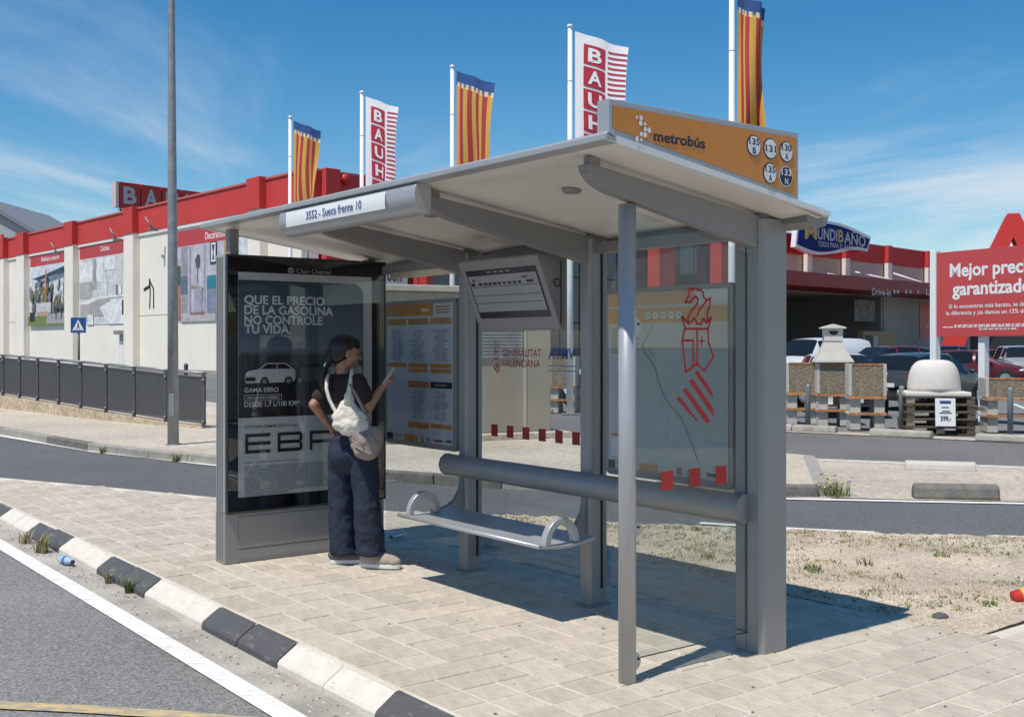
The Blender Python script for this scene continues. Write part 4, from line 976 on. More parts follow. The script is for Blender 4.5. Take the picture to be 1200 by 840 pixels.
for a, c in ((951, 970), (1000, 1019), (1040, 1050)):
    p0 = RW.px(a, 319); p1 = RW.px(c, 331); b = MB(); b.tube(tuple(MR @ Vector((p0[0], -.2, p0[1] - ROAD))), tuple(MR @ Vector((p1[0], -3.5, cz[1]))), .09, n=8); b.build('canopy_stay', m_white_mast, ST)
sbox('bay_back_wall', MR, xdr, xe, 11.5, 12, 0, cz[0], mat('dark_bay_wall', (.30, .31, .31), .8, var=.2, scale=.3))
xw, _ = RW.px(1030, 380); sbox('bay_side_wall', MR, xw, xw + .4, -.2, 11.4, 0, cz[0] - .01, mat('grey_bay_wall', (.30, .32, .31), .8, var=.06))
xp, _ = RW.px(1062, 380); xp1, _ = RW.px(1071, 380); sbox('front_wall', MR, xw + .41, xe, -.3, -.02, 0, cz[0] - .01, mat('grey_front_wall', (.36, .36, .34), .8, var=.05))
sbox('front_pillar', MR, xp, xp1, -4.8, -4.0, 0, cz[0] - .01, m_white_mast)
rbox('red_poster', 1074, 1120, 354, 396, -.36, -.302, m_red_sign)
b = MB(); x0, zz_ = RW.px(1081, 385); x1, _ = RW.px(1098, 385); b.text('emp', lambda p, z: tuple(MR @ Vector((p, -.37, z))), x0, x1, zz_ - ROAD, .6, 0, .02); b.build('poster_lettering', m_lgrey_pr, ST)
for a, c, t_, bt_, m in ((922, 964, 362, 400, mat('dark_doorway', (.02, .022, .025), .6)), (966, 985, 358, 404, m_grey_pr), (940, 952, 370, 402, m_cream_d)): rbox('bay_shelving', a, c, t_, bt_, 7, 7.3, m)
pp = RW.px(997, 351), RW.px(1021, 377); sbox('bay_banner', MR, pp[0][0], pp[1][0], -.4, -.35, pp[1][1] - ROAD, pp[0][1] - ROAD, mat('dark_banner', (.05, .055, .06), .6, var=.6, scale=1.2, col2=(.3, .3, .3)))
pp = RW.px(995, 388), RW.px(1035, 409); sbox('kiosk_frame', MR, pp[0][0], pp[1][0], -1.5, -.9, 0, pp[0][1] - ROAD, mat('tan_wood_front', (.40, .28, .15), .7)); sbox('kiosk_window', MR, pp[0][0] + .5, pp[0][0] + 1.9, -1.56, -1.502, pp[1][1] - ROAD + .2, pp[0][1] - ROAD - .4, m_mull); sbox('kiosk_poster', MR, pp[0][0] + 2.0, pp[0][0] + 3.0, -1.56, -1.502, pp[1][1] - ROAD + .2, pp[0][1] - ROAD - .5, m_lgrey_pr)
# roof
b = MB(); b.add([tuple(ML @ Vector((xl, .4, HT - .9))), tuple(ML @ Vector((0, .4, HT - .9))), tuple(MR @ Vector((xr_end, .4, HT - .9))), (0, 160, HT - .9)], [(0, 1, 2, 3)]); b.build('roof', m_grey_pr, ST)

# roof-top letter boxes of the store
rf0 = D(139, 243, 92); RSF = Frame((rf0.x, rf0.y, 0), (1297, 1700))
BG = empty('rooftop_sign', (rf0.x, rf0.y, HT - .9 + ROAD), RSF.rz, 'red box letters on a frame above the store roof', 'sign')
z0_ = rf0.z - (HT - .9 + ROAD); x = .1; bw = RSF.px(165, 230)[0] - .05
for ch in 'BAUHAUS':
    b = MB(); b.box(x, x + bw - .12, 0, .5, z0_, z0_ + 2.15); lb_ = b.build('letter_box', m_redv, BG, bevel=.03)
    b = MB(); b.text(ch, XZ(-.012), x + .35, x + bw - .47, z0_ + .42, 1.32, 0, .03); b.build('letter', m_lgrey_pr, lb_); x += bw
b = MB(); b.box(-.25, .02, .0, .55, z0_ + .0, z0_ + 2.15); b.build('end_panel', mat('pale_pink_return', (.6, .5, .48), .6), BG)
b = MB()
for xx in (.4, 4.5, 9, 13): b.tube((xx, .3, -.05), (xx, .3, z0_), .07, n=6)
b.tube((.2, .3, z0_ - .15), (14, .3, z0_ - .15), .06, n=6); b.build('support_frame', m_alu_d, BG)
# grey warehouse further down the street
wq = D(-60, 300, 190); b = MB(); WH = empty('warehouse', (wq.x, wq.y, ROAD), 0, 'grey shed with a low roof beyond the store', 'building')
p0 = D(-60, 300, 190); p1 = D(43, 300, 190); w_ = p1.x - p0.x
za, zb_ = D(0, 252, 190).z, D(43, 268.5, 190).z
b.prism([(0, 0), (w_, 0), (w_, zb_ - 1), (w_ * .3, za + 2.5), (0, za + 2.5)], 'y', 0, 30); b.build('wall', mat('grey_cladding', (.42, .43, .42), .7, var=.06, scale=.3), WH)
b = MB(); b.prism([(w_ + .6, zb_ - 1.2), (w_ + .6, zb_ - .4), (w_ * .3, za + 3.6), (w_ * .3, za + 2.8)], 'y', -.8, 30.5); b.build('roof', m_grey_pr, WH)
for k in range(4):
    xx = w_ * (.45 + .14 * k); b = MB(); b.box(xx, xx + .5, -.1, -.002, 0, za - 2 - k * 1.2); b.build('cladding_rib', m_red_wall if k % 2 else m_lgrey_pr, WH)

# ------------------------------------------------------------------ flag masts and flags
m_val = bpy.data.materials.new('valencian_flag_cloth'); m_val.use_nodes = True
def flag_mat():
    t = m_val.node_tree; p = t.nodes['Principled BSDF']; p.inputs['Roughness'].default_value = .8
    uv = t.nodes.new('ShaderNodeUVMap'); sx = t.nodes.new('ShaderNodeSeparateXYZ'); t.links.new(uv.outputs[0], sx.inputs[0])
    mu = t.nodes.new('ShaderNodeMath'); mu.operation = 'MULTIPLY'; mu.inputs[1].default_value = 4.5; t.links.new(sx.outputs[0], mu.inputs[0])
    fr = t.nodes.new('ShaderNodeMath'); fr.operation = 'FRACT'; t.links.new(mu.outputs[0], fr.inputs[0])
    gt = t.nodes.new('ShaderNodeMath'); gt.operation = 'GREATER_THAN'; gt.inputs[1].default_value = .5; t.links.new(fr.outputs[0], gt.inputs[0])
    m1 = t.nodes.new('ShaderNodeMixRGB'); m1.inputs[1].default_value = (.55, .31, .06, 1); m1.inputs[2].default_value = (.36, .03, .035, 1); t.links.new(gt.outputs[0], m1.inputs[0])
    g2 = t.nodes.new('ShaderNodeMath'); g2.operation = 'GREATER_THAN'; g2.inputs[1].default_value = .90; t.links.new(sx.outputs[1], g2.inputs[0])
    m2 = t.nodes.new('ShaderNodeMixRGB'); m2.inputs[2].default_value = (.02, .07, .22, 1); t.links.new(g2.outputs[0], m2.inputs[0]); t.links.new(m1.outputs[0], m2.inputs[1])
    wv = t.nodes.new('ShaderNodeTexWave'); wv.bands_direction = 'X'; wv.inputs['Scale'].default_value = 2.4; wv.inputs['Distortion'].default_value = 2; t.links.new(uv.outputs[0], wv.inputs['Vector'])
    lt = t.nodes.new('ShaderNodeMath'); lt.operation = 'SUBTRACT'; lt.inputs[0].default_value = .905; t.links.new(sx.outputs[1], lt.inputs[1])
    ab = t.nodes.new('ShaderNodeMath'); ab.operation = 'ABSOLUTE'; t.links.new(lt.outputs[0], ab.inputs[0])
    l3 = t.nodes.new('ShaderNodeMath'); l3.operation = 'LESS_THAN'; l3.inputs[1].default_value = .018; t.links.new(ab.outputs[0], l3.inputs[0])
    mm = t.nodes.new('ShaderNodeMath'); mm.operation = 'MULTIPLY'; t.links.new(l3.outputs[0], mm.inputs[0]); t.links.new(wv.outputs['Fac'], mm.inputs[1])
    m3 = t.nodes.new('ShaderNodeMixRGB'); m3.inputs[2].default_value = (.75, .6, .35, 1); t.links.new(mm.outputs[0], m3.inputs[0]); t.links.new(m2.outputs[0], m3.inputs[1])
    t.links.new(m3.outputs[0], p.inputs['Base Color'])
flag_mat()
m_banner = mat('white_banner_cloth', (.74, .72, .74), .8, var=.03)
m_ban_red = mat('red_banner_print', (.40, .02, .045), .8, var=.05)
def mast(px_, ptop, Y, kind, w_, hgt, furl, seed, lab, fold=.20):
    t_ = D(px_, ptop, Y); o = empty('flag_mast', (t_.x, t_.y, ROAD), 0, 'white flag mast ' + lab, 'flag mast', None)
    H = t_.z - ROAD
    b = MB(); b.path([(0, 0, 0), (0, 0, H * .35), (0, 0, H)], [.078, .075, .055], 14); b.build('mast', m_white_mast, o)
    for zq in (.3, .52, .72, .86): b = MB(); b.tube((0, 0, H * zq), (0, 0, H * zq + .03), .081 - .025 * zq, n=14); b.build('mast_joint', m_lgrey_pr, o)
    b = MB(); b.lathe([(.055, 0), (.075, .02), (.075, .06), (.02, .09)], (0, 0, H)); b.build('finial', m_white_mast, o)
    b = MB(); b.box(-.2, .2, -.2, .2, 0, .03); b.build('base_plate', m_galv, o)
    rng = random.Random(seed); ph = rng.uniform(0, 6)
    yaw = furl
    def Sf(s, t, off=0.0):
        # s across from the mast 0..1, t down from the top 0..1
        amp = fold * s * (.35 + t)
        droop = .40 * s * w_
        wx = w_ * s * (1 - .34 * t * (math.sin(t * 4 + ph) * .5 + .5)) + fold * .35 * s * math.sin(11 * s + ph)
        wy = amp * math.sin(6.0 * s + 3.2 * t + ph) + .14 * s * math.sin(5 * t + ph)
        return Vector((.12 + wx * math.cos(yaw) - wy * math.sin(yaw), wx * math.sin(yaw) + wy * math.cos(yaw) + off, H - .08 - droop - t * hgt))
    def frt(s, t, off):
        p = Sf(s, t); dx = Sf(min(1, s + .01), t) - Sf(max(0, s - .01), t); n_ = Vector((dx.y, -dx.x, 0)); n_ = n_.normalized() if n_.length > 0 else Vector((0, -1, 0))
        if n_.y > 0: n_ = -n_
        return p + n_ * off
    b = MB(); ns, nt_ = 18, 30; uvs = []
    for i in range(ns + 1):
        for j in range(nt_ + 1): b.v.append(tuple(Sf(i / ns, j / nt_)))
    for i in range(ns):
        for j in range(nt_):
            a = i * (nt_ + 1) + j; b.f.append((a, a + 1, a + nt_ + 2, a + nt_ + 1)); b.m.append(0); b.sm.append(True)
    fl = b.build('flag', m_val if kind == 'v' else m_banner, None)
    fl.location = o.location
    me = fl.data; ul = me.uv_layers.new(name='UVMap')
    for lp in me.loops:
        i, j = divmod(lp.vertex_index, nt_ + 1); ul.data[lp.index].uv = (i / ns, 1 - j / nt_)
    if kind == 'b':
        for k, ch in enumerate('BAUHAUS'):
            t0 = .055 + k * .132; s0, s1 = .20, .62; c = MB(); m_ = 6
            for i in range(m_):
                for j in range(m_):
                    c.poly([tuple(frt(s0 + (s1-s0)*(i+a)/m_, t0 + .118*(j+e_)/m_, .012)) for a, e_ in ((0, 1), (1, 1), (1, 0), (0, 0))], 0)
            c.text(ch, lambda a, z: tuple(frt(a, t0 + .118 - z, .024)), s0 + .09, s1 - .09, .022, .075, 1, .03)
            c.build('letter_square', [m_ban_red, m_banner], fl)
        c = MB()
        for k in range(30):
            t0 = .05 + k * .031
            for i in range(5):
                s0, s1 = .70 + .06 * i, .70 + .06 * (i + 1); c.poly([tuple(frt(s_, t_2 - .02 * (s_ - .7), .012)) for s_, t_2 in ((s0, t0 + .011), (s1, t0 + .011), (s1, t0), (s0, t0))])
        c.build('thin_stripes', m_ban_red, fl, kind='stuff')
    return o, fl
fl_l = []
for args in [(340, 139, 37.9, 'v', 1.05, 3.6, -.55, 3, 'flying the striped flag nearest the store corner', 'small striped flag with blue head nearest the store corner'),
             (424, 110, 34.2, 'b', 1.35, 4.2, -.60, 5, 'carrying a white banner between the two striped flags', 'white letter banner between the two upright striped flags'),
             (530, 80, 31.0, 'v', 1.10, 3.8, -.45, 9, 'flying the striped flag between two white banners', 'red and yellow striped flag between two white letter banners'),
             (668, 33, 26.9, 'b', 1.25, 4.1, -.35, 12, 'carrying a white banner beside the route sign', 'white letter banner curling at its edge, beside the route sign'),
             (857.5, -10, 23.7, 'v', .66, 3.2, -.15, 21, 'flying the crumpled striped flag above the route sign', 'crumpled striped flag twisting above the orange route sign')]:
    o, fl = mast(*args[:9], fold=.34 if args[0] > 800 else .20); tag(fl, args[9], 'flag')

# ------------------------------------------------------------------ street furniture on the far side
lp = G(203, 521, 0); LP = empty('lamp_post', lp, 0, 'tall tapered galvanised lamp post on the far pavement', 'lamp post')
b = MB(); b.path([(0, 0, 0), (-.01, 0, 3), (-.03, 0, 7), (-.05, 0, 10.5)], [.088, .075, .052, .035], 18); b.build('mast', m_galv, LP)
b = MB(); b.path([(-.05, 0, 10.4), (-.2, -.3, 10.75), (-.6, -1.2, 10.9)], [.035, .032, .03], 10); b.build('arm', m_galv, LP)
b = MB(); b.ell((-.72, -1.5, 10.92), (.14, .36, .07)); b.build('lamp_head', m_alu_d, LP)
b = MB(); b.box(-.1, .1, -.1, .1, 0, .015); b.build('base_plate', m_galv, LP)
b = MB(); b.box(-.04, .04, -.092, -.07, .45, .8); b.build('service_hatch', m_galv, LP, bevel=.004)
# railing of dark bars on a low kerb wall
FP = [(-200, 444), (-60, 469.5), (0, 478), (114, 492), (198, 499.5), (237, 502)]
fpt = [G(x, y, 0) for x, y in FP]
m_rail = mat('dark_grey_railing', (.095, .097, .102), .55, .2, var=.1)
RL = empty('railing', fpt[2], 0, 'dark bar railing with pale clamps on a low beige wall', 'railing')
seg = []
for k in range(len(fpt) - 1): seg.append((fpt[k], fpt[k+1]))
def on_line(px_):
    """ground point of the railing under a photo column"""
    kx = (px_ - CX) / FPX
    for a, c in seg:
        d = c - a; den = d.x - kx * d.y
        t = (kx * a.y - a.x) / den
        if -1e-6 <= t <= 1.0001: return a + d * t
    return fpt[-1]
post_px = [-160, -125, -95, -68, -43, -20, 1, 20.5, 41.5, 66, 92, 121.5, 154.5, 191.5, 236]
def plinth(px_): return .30 * max(0, min(1, (225 - px_) / 240)) + .03
posts = [(p, on_line(p), plinth(p)) for p in post_px]; O = RL.location
def rel(p): return p - Vector(fpt[2])
m_pl = speckle('beige_kerb_wall', (.47, .37, .26), (.35, .27, .18), (.55, .46, .34), fine=15, big=1.0, patch=.2)
FW = empty('kerb_wall', fpt[2], 0, 'low beige concrete wall under the dark railing', 'wall')
for (pa, A_, ha), (pb, B_, hb) in zip(posts, posts[1:]):
    a, c = rel(A_), rel(B_); d = (c - a); L = d.length; dn = d.normalized(); nn = Vector((-dn.y, dn.x, 0))
    w = MB(); vs = []
    for P_, h_ in ((a, ha), (c, hb)):
        for off in (0, .22): vs += [P_ + nn * off + Vector((0, 0, -.1)), P_ + nn * off + Vector((0, 0, h_))]
    w.add(vs, [(0, 4, 5, 1), (2, 3, 7, 6), (1, 5, 7, 3), (0, 1, 3, 2), (4, 6, 7, 5)]); w.build('wall_block', m_pl, FW)
    ba = MB(); n_ = max(6, int(L / .075))
    for k in range(n_):
        p = a + d * ((k + .5) / n_) + nn * .1; h_ = ha + (hb - ha) * (k + .5) / n_
        ba.box(p.x - .027, p.x + .027, p.y - .008, p.y + .008, h_ + .06, h_ + .93)
    ba.build('bars', m_rail, RL, kind='stuff')
    for zo, r in ((.07, .022), (.92, .022), (1.0, .03)):
        t_ = MB(); t_.tube(a + nn * .1 + Vector((0, 0, ha + zo)), c + nn * .1 + Vector((0, 0, hb + zo)), r, n=8); t_.build('rail', m_rail if zo < .95 else m_galv, RL)
for pa, A_, ha in posts:
    p = rel(A_) + Vector((.02, .07, 0)); t_ = MB(); t_.box(p.x - .03, p.x + .03, p.y - .03, p.y + .03, ha - .02, ha + 1.02); po_ = t_.build('post', m_rail, RL, bevel=.005)
    for zo in (.1, .88): t_ = MB(); t_.ell((p.x, p.y - .04, ha + zo), (.022, .02, .022), 8, 6); t_.build('clamp', m_galv, po_)
# crossing sign beyond the railing
cs = D(92, 381, 42); CSN = empty('crossing_sign', (cs.x, cs.y, ROAD), 0, 'blue square pedestrian crossing sign on a dark post behind the railing', 'sign')
b = MB(); b.tube((0, .03, 0), (0, .03, cs.z - ROAD), .045, n=10); b.build('post', m_rail, CSN)
zc = cs.z - ROAD; s_ = .29
b = MB(); b.box(-s_, s_, -.03, -.005, zc - s_, zc + s_); b.build('plate', mat('road_sign_blue', (.015, .07, .25), .4), CSN, bevel=.01)
b = MB(); b.poly([(-.22, -.034, zc - .2), (.22, -.034, zc - .2), (0, -.034, zc + .21)]); b.build('white_triangle', m_white, CSN)
b = MB(); k_ = lambda *p: [(x, -.038, zc + z) for x, z in p]
b.poly(k_((-.018, .06), (.018, .06), (.018, .1), (-.018, .1))); b.poly(k_((-.03, -.05), (.03, -.05), (.02, .05), (-.02, .05))); b.poly(k_((-.07, -.15), (-.045, -.15), (.02, -.04), (-.02, -.04))); b.poly(k_((.06, -.15), (.085, -.15), (.025, -.04), (-.01, -.04)))
for k in range(5): b.poly(k_((-.15 + .065*k, -.185), (-.115 + .065*k, -.185), (-.115 + .065*k, -.165), (-.15 + .065*k, -.165)))
b.build('walking_figure', m_blk, CSN)
bp = D(218, 442, 38); b = MB(); b.lathe([(.07, 0), (.07, .95), (.075, .96), (.075, 1.02), (.05, 1.06), (.001, 1.07)], (0, 0, 0), 12); tag(b.build('bollard', m_rail, None, loc=(bp.x, bp.y, ROAD)), 'dark bollard standing behind the end of the railing', 'bollard')

# beige service kiosk on the far pavement
kr = G(646, 511.5, 0); kl = G(449, 519, 0); dk = (kr - kl); KL = dk.length
KI = empty('service_kiosk', kl, math.atan2(dk.y, dk.x), 'large beige service kiosk with a louvred vent on the far pavement', 'kiosk')
m_kiosk = mat('beige_kiosk_render', (.36, .315, .25), .8, var=.07, scale=1.2, bump=.1, bscale=30)
b = MB(); b.box(0, KL, 0, 2.0, .10, 2.42); b.build('body', m_kiosk, KI, bevel=.02)
b = MB(); b.box(-.06, KL + .06, -.06, 2.06, 2.425, 2.53); b.build('roof_slab', mat('pale_slab', (.55, .5, .42), .8), KI, bevel=.015)
b = MB(); b.box(-.25, KL + .25, -.3, 2.2, .001, .098); b.build('plinth', m_walk, KI, bevel=.01)
KF = Frame(kl, (dk.x, dk.y)); vx0, vz1 = KF.px(540, 370); vx1, vz0 = KF.px(613, 422)
b = MB(); b.box(vx0, vx1, -.015, -.001, vz0, 2.2); vt = b.build('vent', mat('grey_vent', (.30, .31, .30), .7), KI)
for k in range(13):
    z = vz0 + .05 + k * .055
    if z < 2.17: b = MB(); b.box(vx0 + .02, vx1 - .02, -.03, -.016, z, z + .035); b.build('louvre', MATS['grey_vent'], vt)
b = MB(); b.box(KF.px(613, 400)[0] + .01, KF.px(616, 400)[0] + .01, -.012, -.001, .12, 2.3); b.build('seam', m_cream_d, KI)
# yellow picture stand between the panel and the timetable
yp = D(453.5, 505, 19.2); b = MB(); YS = empty('yellow_display_board', (yp.x - .22, 19.2 - 1.0, 0), 0, 'narrow yellow board with blue and white print beside the kiosk', 'display board')
b = MB(); b.box(0, .34, 0, .04, .05, 2.0); b.build('board', mat('pale_yellow_board', (.66, .5, .2), .6), YS)
b = MB()
for k, (z, hh_) in enumerate(((1.75, .12), (1.5, .16), (1.22, .1), (1.02, .18), (.72, .1), (.5, .14))): b.poly([(.14, -.003, z), (.33, -.003, z + .05), (.33, -.003, z + hh_ + .08), (.14, -.003, z + hh_)], k % 3)
b.build('print', [m_navy, m_white, m_blk], YS)

# billboard beside the car park
ba0 = D(1099, 345, 24.4); bd = D(1200, 345, 22.5) - ba0; BF = Frame((ba0.x, ba0.y, ROAD), (bd.x, bd.y))
BB = empty('billboard', (ba0.x, ba0.y, ROAD), BF.rz, 'red billboard with white lettering on white posts beside the clay oven', 'billboard')
_, zt_ = BF.px(1099, 296.5); _, zb_ = BF.px(1099, 394.5); zt_ -= ROAD; zb_ -= ROAD; bw_ = 3.9
b = MB(); b.box(0, bw_, -.03, .03, zb_, zt_); b.build('panel', mat('billboard_red', (.52, .065, .065), .45, var=.03, scale=.7), BB, bevel=.004)
b = MB(); b.box(-.17, -.01, -.06, .10, 0, zt_ + .06); b.build('post', m_white_mast, BB, bevel=.01)
for x in (1.1, bw_ + .09): b = MB(); b.box(x - .08, x + .08, .035 if x < bw_ else -.06, .19 if x < bw_ else .1, 0, zt_ - .2); b.build('post', m_white_mast, BB, bevel=.01)
l = MB(); bft = XZ(-.034)
def btext(s, xa, xb, yb, cap, bold, full=None):
    (p, z), (q, _) = BF.px(xa, yb, -.034), BF.px(xb, yb, -.034)
    ll = MB(); ll.text(s, bft, p, p + (q - p) * (full or 1), z - ROAD, cap, 0, bold); ll.build('lettering', m_white, BB)
btext('Mejor precio', 1113, 1200, 324.5, .27, .028, 1.16)
btext('garantizado', 1116, 1200, 346, .27, .028, 1.10)
btext('Si lo encuentras más barato, te devolvemos', 1112, 1200, 361.5, .085, .012, 1.30)
btext('la diferencia y ¡te damos un 12% de descuento!', 1109, 1200, 369.2, .085, .012, 1.36)
l = MB()
for k, (xa, xb) in enumerate(((1118, 1200), (1105, 1200), (1147, 1185))):
    (p, z), (q, _) = BF.px(xa, 381.3 + k * 2.2, -.034), BF.px(xb, 381.3 + k * 2.2, -.034); z -= ROAD; q = q + (.9 if k < 2 else 0)
    while p < q: w_ = random.uniform(.05, .16); l.poly([bft(p, z - .012), bft(p + w_, z - .012), bft(p + w_, z + .012), bft(p, z + .012)]); p += w_ + .03
l.build('small_print', m_white, BB, kind='stuff')

# blue wave-shaped shop sign
ms = RW.px(934, 300, -1.2); me_ = RW.px(1019, 300, -1.2); MS = empty('shop_sign', RW.w(ms[0], -1.2, 0), RW.rz, 'blue wave-shaped sign with white rim over the red parapet', 'sign')
wS = me_[0] - ms[0]
def wave(a): return .16 * math.sin(a * PI * 1.45 - .4)
_, zc0 = RW.px(975, 281, -1.2); zc0 -= ROAD; hS = RW.px(975, 261, -1.2)[1] - RW.px(975, 297, -1.2)[1]
def outline(gx, gz):
    up = [(wS * (.03 + .97 * k / 24) * 1.0, zc0 + hS * (.30 + .22 * math.sin(PI * (k / 24) * 1.05 + .15) - .05 * (k / 24)) + gz) for k in range(25)]
    lo = [(wS * (.0 + .95 * k / 24), zc0 - hS * (.30 + .0 * k) + hS * (.16 * math.sin(PI * (k / 24) * 1.7 + PI) + .02) * (1 if k < 15 else 1) - gz) for k in range(25)]
    up = [(x + (gx if x > wS/2 else -gx), z) for x, z in up]; lo = [(x + (gx if x > wS/2 else -gx), z) for x, z in lo]
    return up, lo
for name, g_, y0_, y1_, m in (('rim', .28, .001, .5, m_white), ('face', 0, -.06, 0, mat('deep_blue_sign', (.010, .03, .15), .8, spec=.15))):
    up, lo = outline(g_, g_); b = MB(); b.prism(list(reversed(up)) + lo, 'y', y0_, y1_); b.build(name, m, MS)
l = MB(); fS = XZ(-.075)
def wtext(s, a0, a1, t, cap, mi, bold): l.text(s, lambda a, z: (a, -.075, z + hS * .07 * math.sin(PI * a / wS)), a0 * wS, a1 * wS, zc0 + t * hS, cap, mi, bold)
wtext('M', .09, .25, -.10, hS * .42, 1, .02); wtext('UNDI', .26, .52, -.10, hS * .36, 0, .02); wtext('B', .535, .61, -.11, hS * .38, 1, .02); wtext('AÑO', .62, .93, -.12, hS * .36, 0, .02)
l.build('lettering', [m_lgrey_pr, mat('gold_letter', (.5, .35, .1), .5)], MS); l = MB(); wtext('TODO PARA EL BAÑO', .26, .76, -.33, hS * .16, 0, .01); l.build('lettering', [m_lgrey_pr, mat('gold_letter', (.5, .35, .1), .5)], MS)
b = MB()
for a in (.25, .75): b.tube((wS * a, .3, zc0 - hS * .2), (wS * a, 1.06, zc0 - hS * .2), .1, n=8)
b.build('bracket', m_alu_d, MS)
# red peaked portal of the entrance
ap_ = D(1186, 252, 92); b = MB(); w2 = 5.2; h2 = ap_.z - ROAD; AG = empty('entrance_portal', (ap_.x, ap_.y, ROAD), math.radians(-20), 'red peaked portal frame over the store entrance beyond the billboard', 'portal')
b.prism([(-6.3, 0), (-4.4, 0), (0, h2 - 2.0), (4.4, 0), (6.3, 0), (.45, h2), (-.45, h2)], 'y', -1.4, 1.4); b.build('frame', mat('bright_red_portal', (.62, .035, .03), .5, var=.05), AG, bevel=.03)
b = MB(); b.box(-3.2, 3.2, .2, .5, 0, 3.6); b.build('doorway', m_mull, AG)
b = MB(); b.box(-3.9, 3.9, .0, .4, 3.61, 4.4); b.build('cross_beam', MATS['bright_red_portal'], AG)

# ------------------------------------------------------------------ garden barbecues, oven, stops along the car park
m_cast = mat('pale_cast_concrete', (.50, .47, .42), .85, var=.08, scale=6, bump=.15, bscale=40)
m_brick = mat('orange_brick', (.46, .20, .085), .85, var=.25, scale=9, island=.25)
def pebble():
    m = speckle('pebble_facing', (.23, .19, .135), (.14, .115, .08), (.32, .275, .20), fine=48, big=3, patch=.12, bump=1.2); return m
m_peb = pebble()
def bbq(px_, base_y, w_, chimney, label, yaw=-.16, tall=.66):
    p = G(px_, base_y, ROAD); o = empty('barbecue', p, yaw, label, 'barbecue', 'garden barbecues beside the car park')
    lz = .62
    for x in (0, w_ - .2):
        b = MB(); b.prism([(0, 0), (.62, 0), (.55, .34), (.62, lz)] + [(0, lz)], 'x', x, x + .2); b.build('leg', m_cast, o, bevel=.015)
    for z in (.30, lz):
        sl_ = MB(); sl_.box(-.03, w_ + .03, -.04, .60, z + .001, z + .04); ss = sl_.build('shelf', m_cast, o)
        n = int(w_ / .11)
        for k in range(n):
            c = MB(); c.box(-.03 + (w_ + .06) * k / n, -.03 + (w_ + .06) * (k + 1) / n - .012, -.07, -.042, z, z + .055); c.build('brick', m_brick, ss)
    b = MB(); b.box(.02, w_ - .02, .0, .08, lz + .058, lz + tall); bp_ = b.build('back_panel', m_peb, o, bevel=.008)
    for x in (.0, w_):
        b = MB(); b.box(x - .03, x + .03, -.012, .55, lz + .058, lz + tall + .03); b.build('side_panel', m_cast, o, bevel=.006)
    n = int(w_ / .1)
    for k in range(n): c = MB(); c.box(.03 + (w_ - .06) * k / n, .03 + (w_ - .06) * (k + 1) / n - .01, -.01, .1, lz + tall + .001, lz + tall + .035); c.build('brick', m_brick, bp_)
    if chimney:
        z0 = lz + tall + .04
        b = MB(); v = []; 
        for hw, hd, z in ((w_ * .62, .36, 0), (w_ * .60, .35, .04), (w_ * .42, .26, .22), (w_ * .29, .17, .42), (w_ * .27, .16, .44)):
            v += [(w_/2 - hw, .28 - hd, z0 + z), (w_/2 + hw, .28 - hd, z0 + z), (w_/2 + hw, .28 + hd, z0 + z), (w_/2 - hw, .28 + hd, z0 + z)]
        fs = [(i*4 + k, i*4 + (k+1) % 4, (i+1)*4 + (k+1) % 4, (i+1)*4 + k) for i in range(4) for k in range(4)] + [(3, 2, 1, 0), (16, 17, 18, 19)]
        b.add(v, fs); b.build('hood', m_cast, o, bevel=.01)
        m_w = mat('white_chimney', (.66, .63, .58), .8, var=.05)
        b = MB(); b.box(w_/2 - .19, w_/2 + .19, .10, .46, z0 + .441, z0 + .70); ch = b.build('chimney', m_w, o, bevel=.01)
        b = MB(); b.poly([(w_/2 + .1 * math.cos(PI + PI*k/10), .098, z0 + .66 + .09 * math.sin(PI + PI*k/10)) for k in range(11)]); b.build('smoke_opening', m_blk, ch)
        b = MB(); b.prism([(-.25 + w_/2, z0 + .702), (.25 + w_/2, z0 + .702), (.25 + w_/2, z0 + .73), (w_/2, z0 + .80), (w_/2 - .25, z0 + .73)], 'y', .03, .53); b.build('chimney_cap', m_w, ch, bevel=.008)
    return o
bbq(923, 497, .62, False, 'stone-faced barbecue back half hidden behind the shelter post')
bbq(959, 499, .64, True, 'stone-faced barbecue with a tall hooded chimney')
bbq(996.5, 504, .66, False, 'stone-faced barbecue between the chimney one and the dark car')
bbq(1157, 507, 1.05, False, 'stone-faced barbecue under the billboard, right of the clay oven', -.16, .40)
bbq(645, 484, .6, False, 'stone-faced barbecue seen through the glass beside the kiosk', -.25, .75)
bbq(672, 483, .55, False, 'stone-faced barbecue behind the white mast seen through the glass', -.25, .3)
bbq(703, 486, .6, False, 'stone-faced barbecue in the gap beside the map case', -.25, .3)
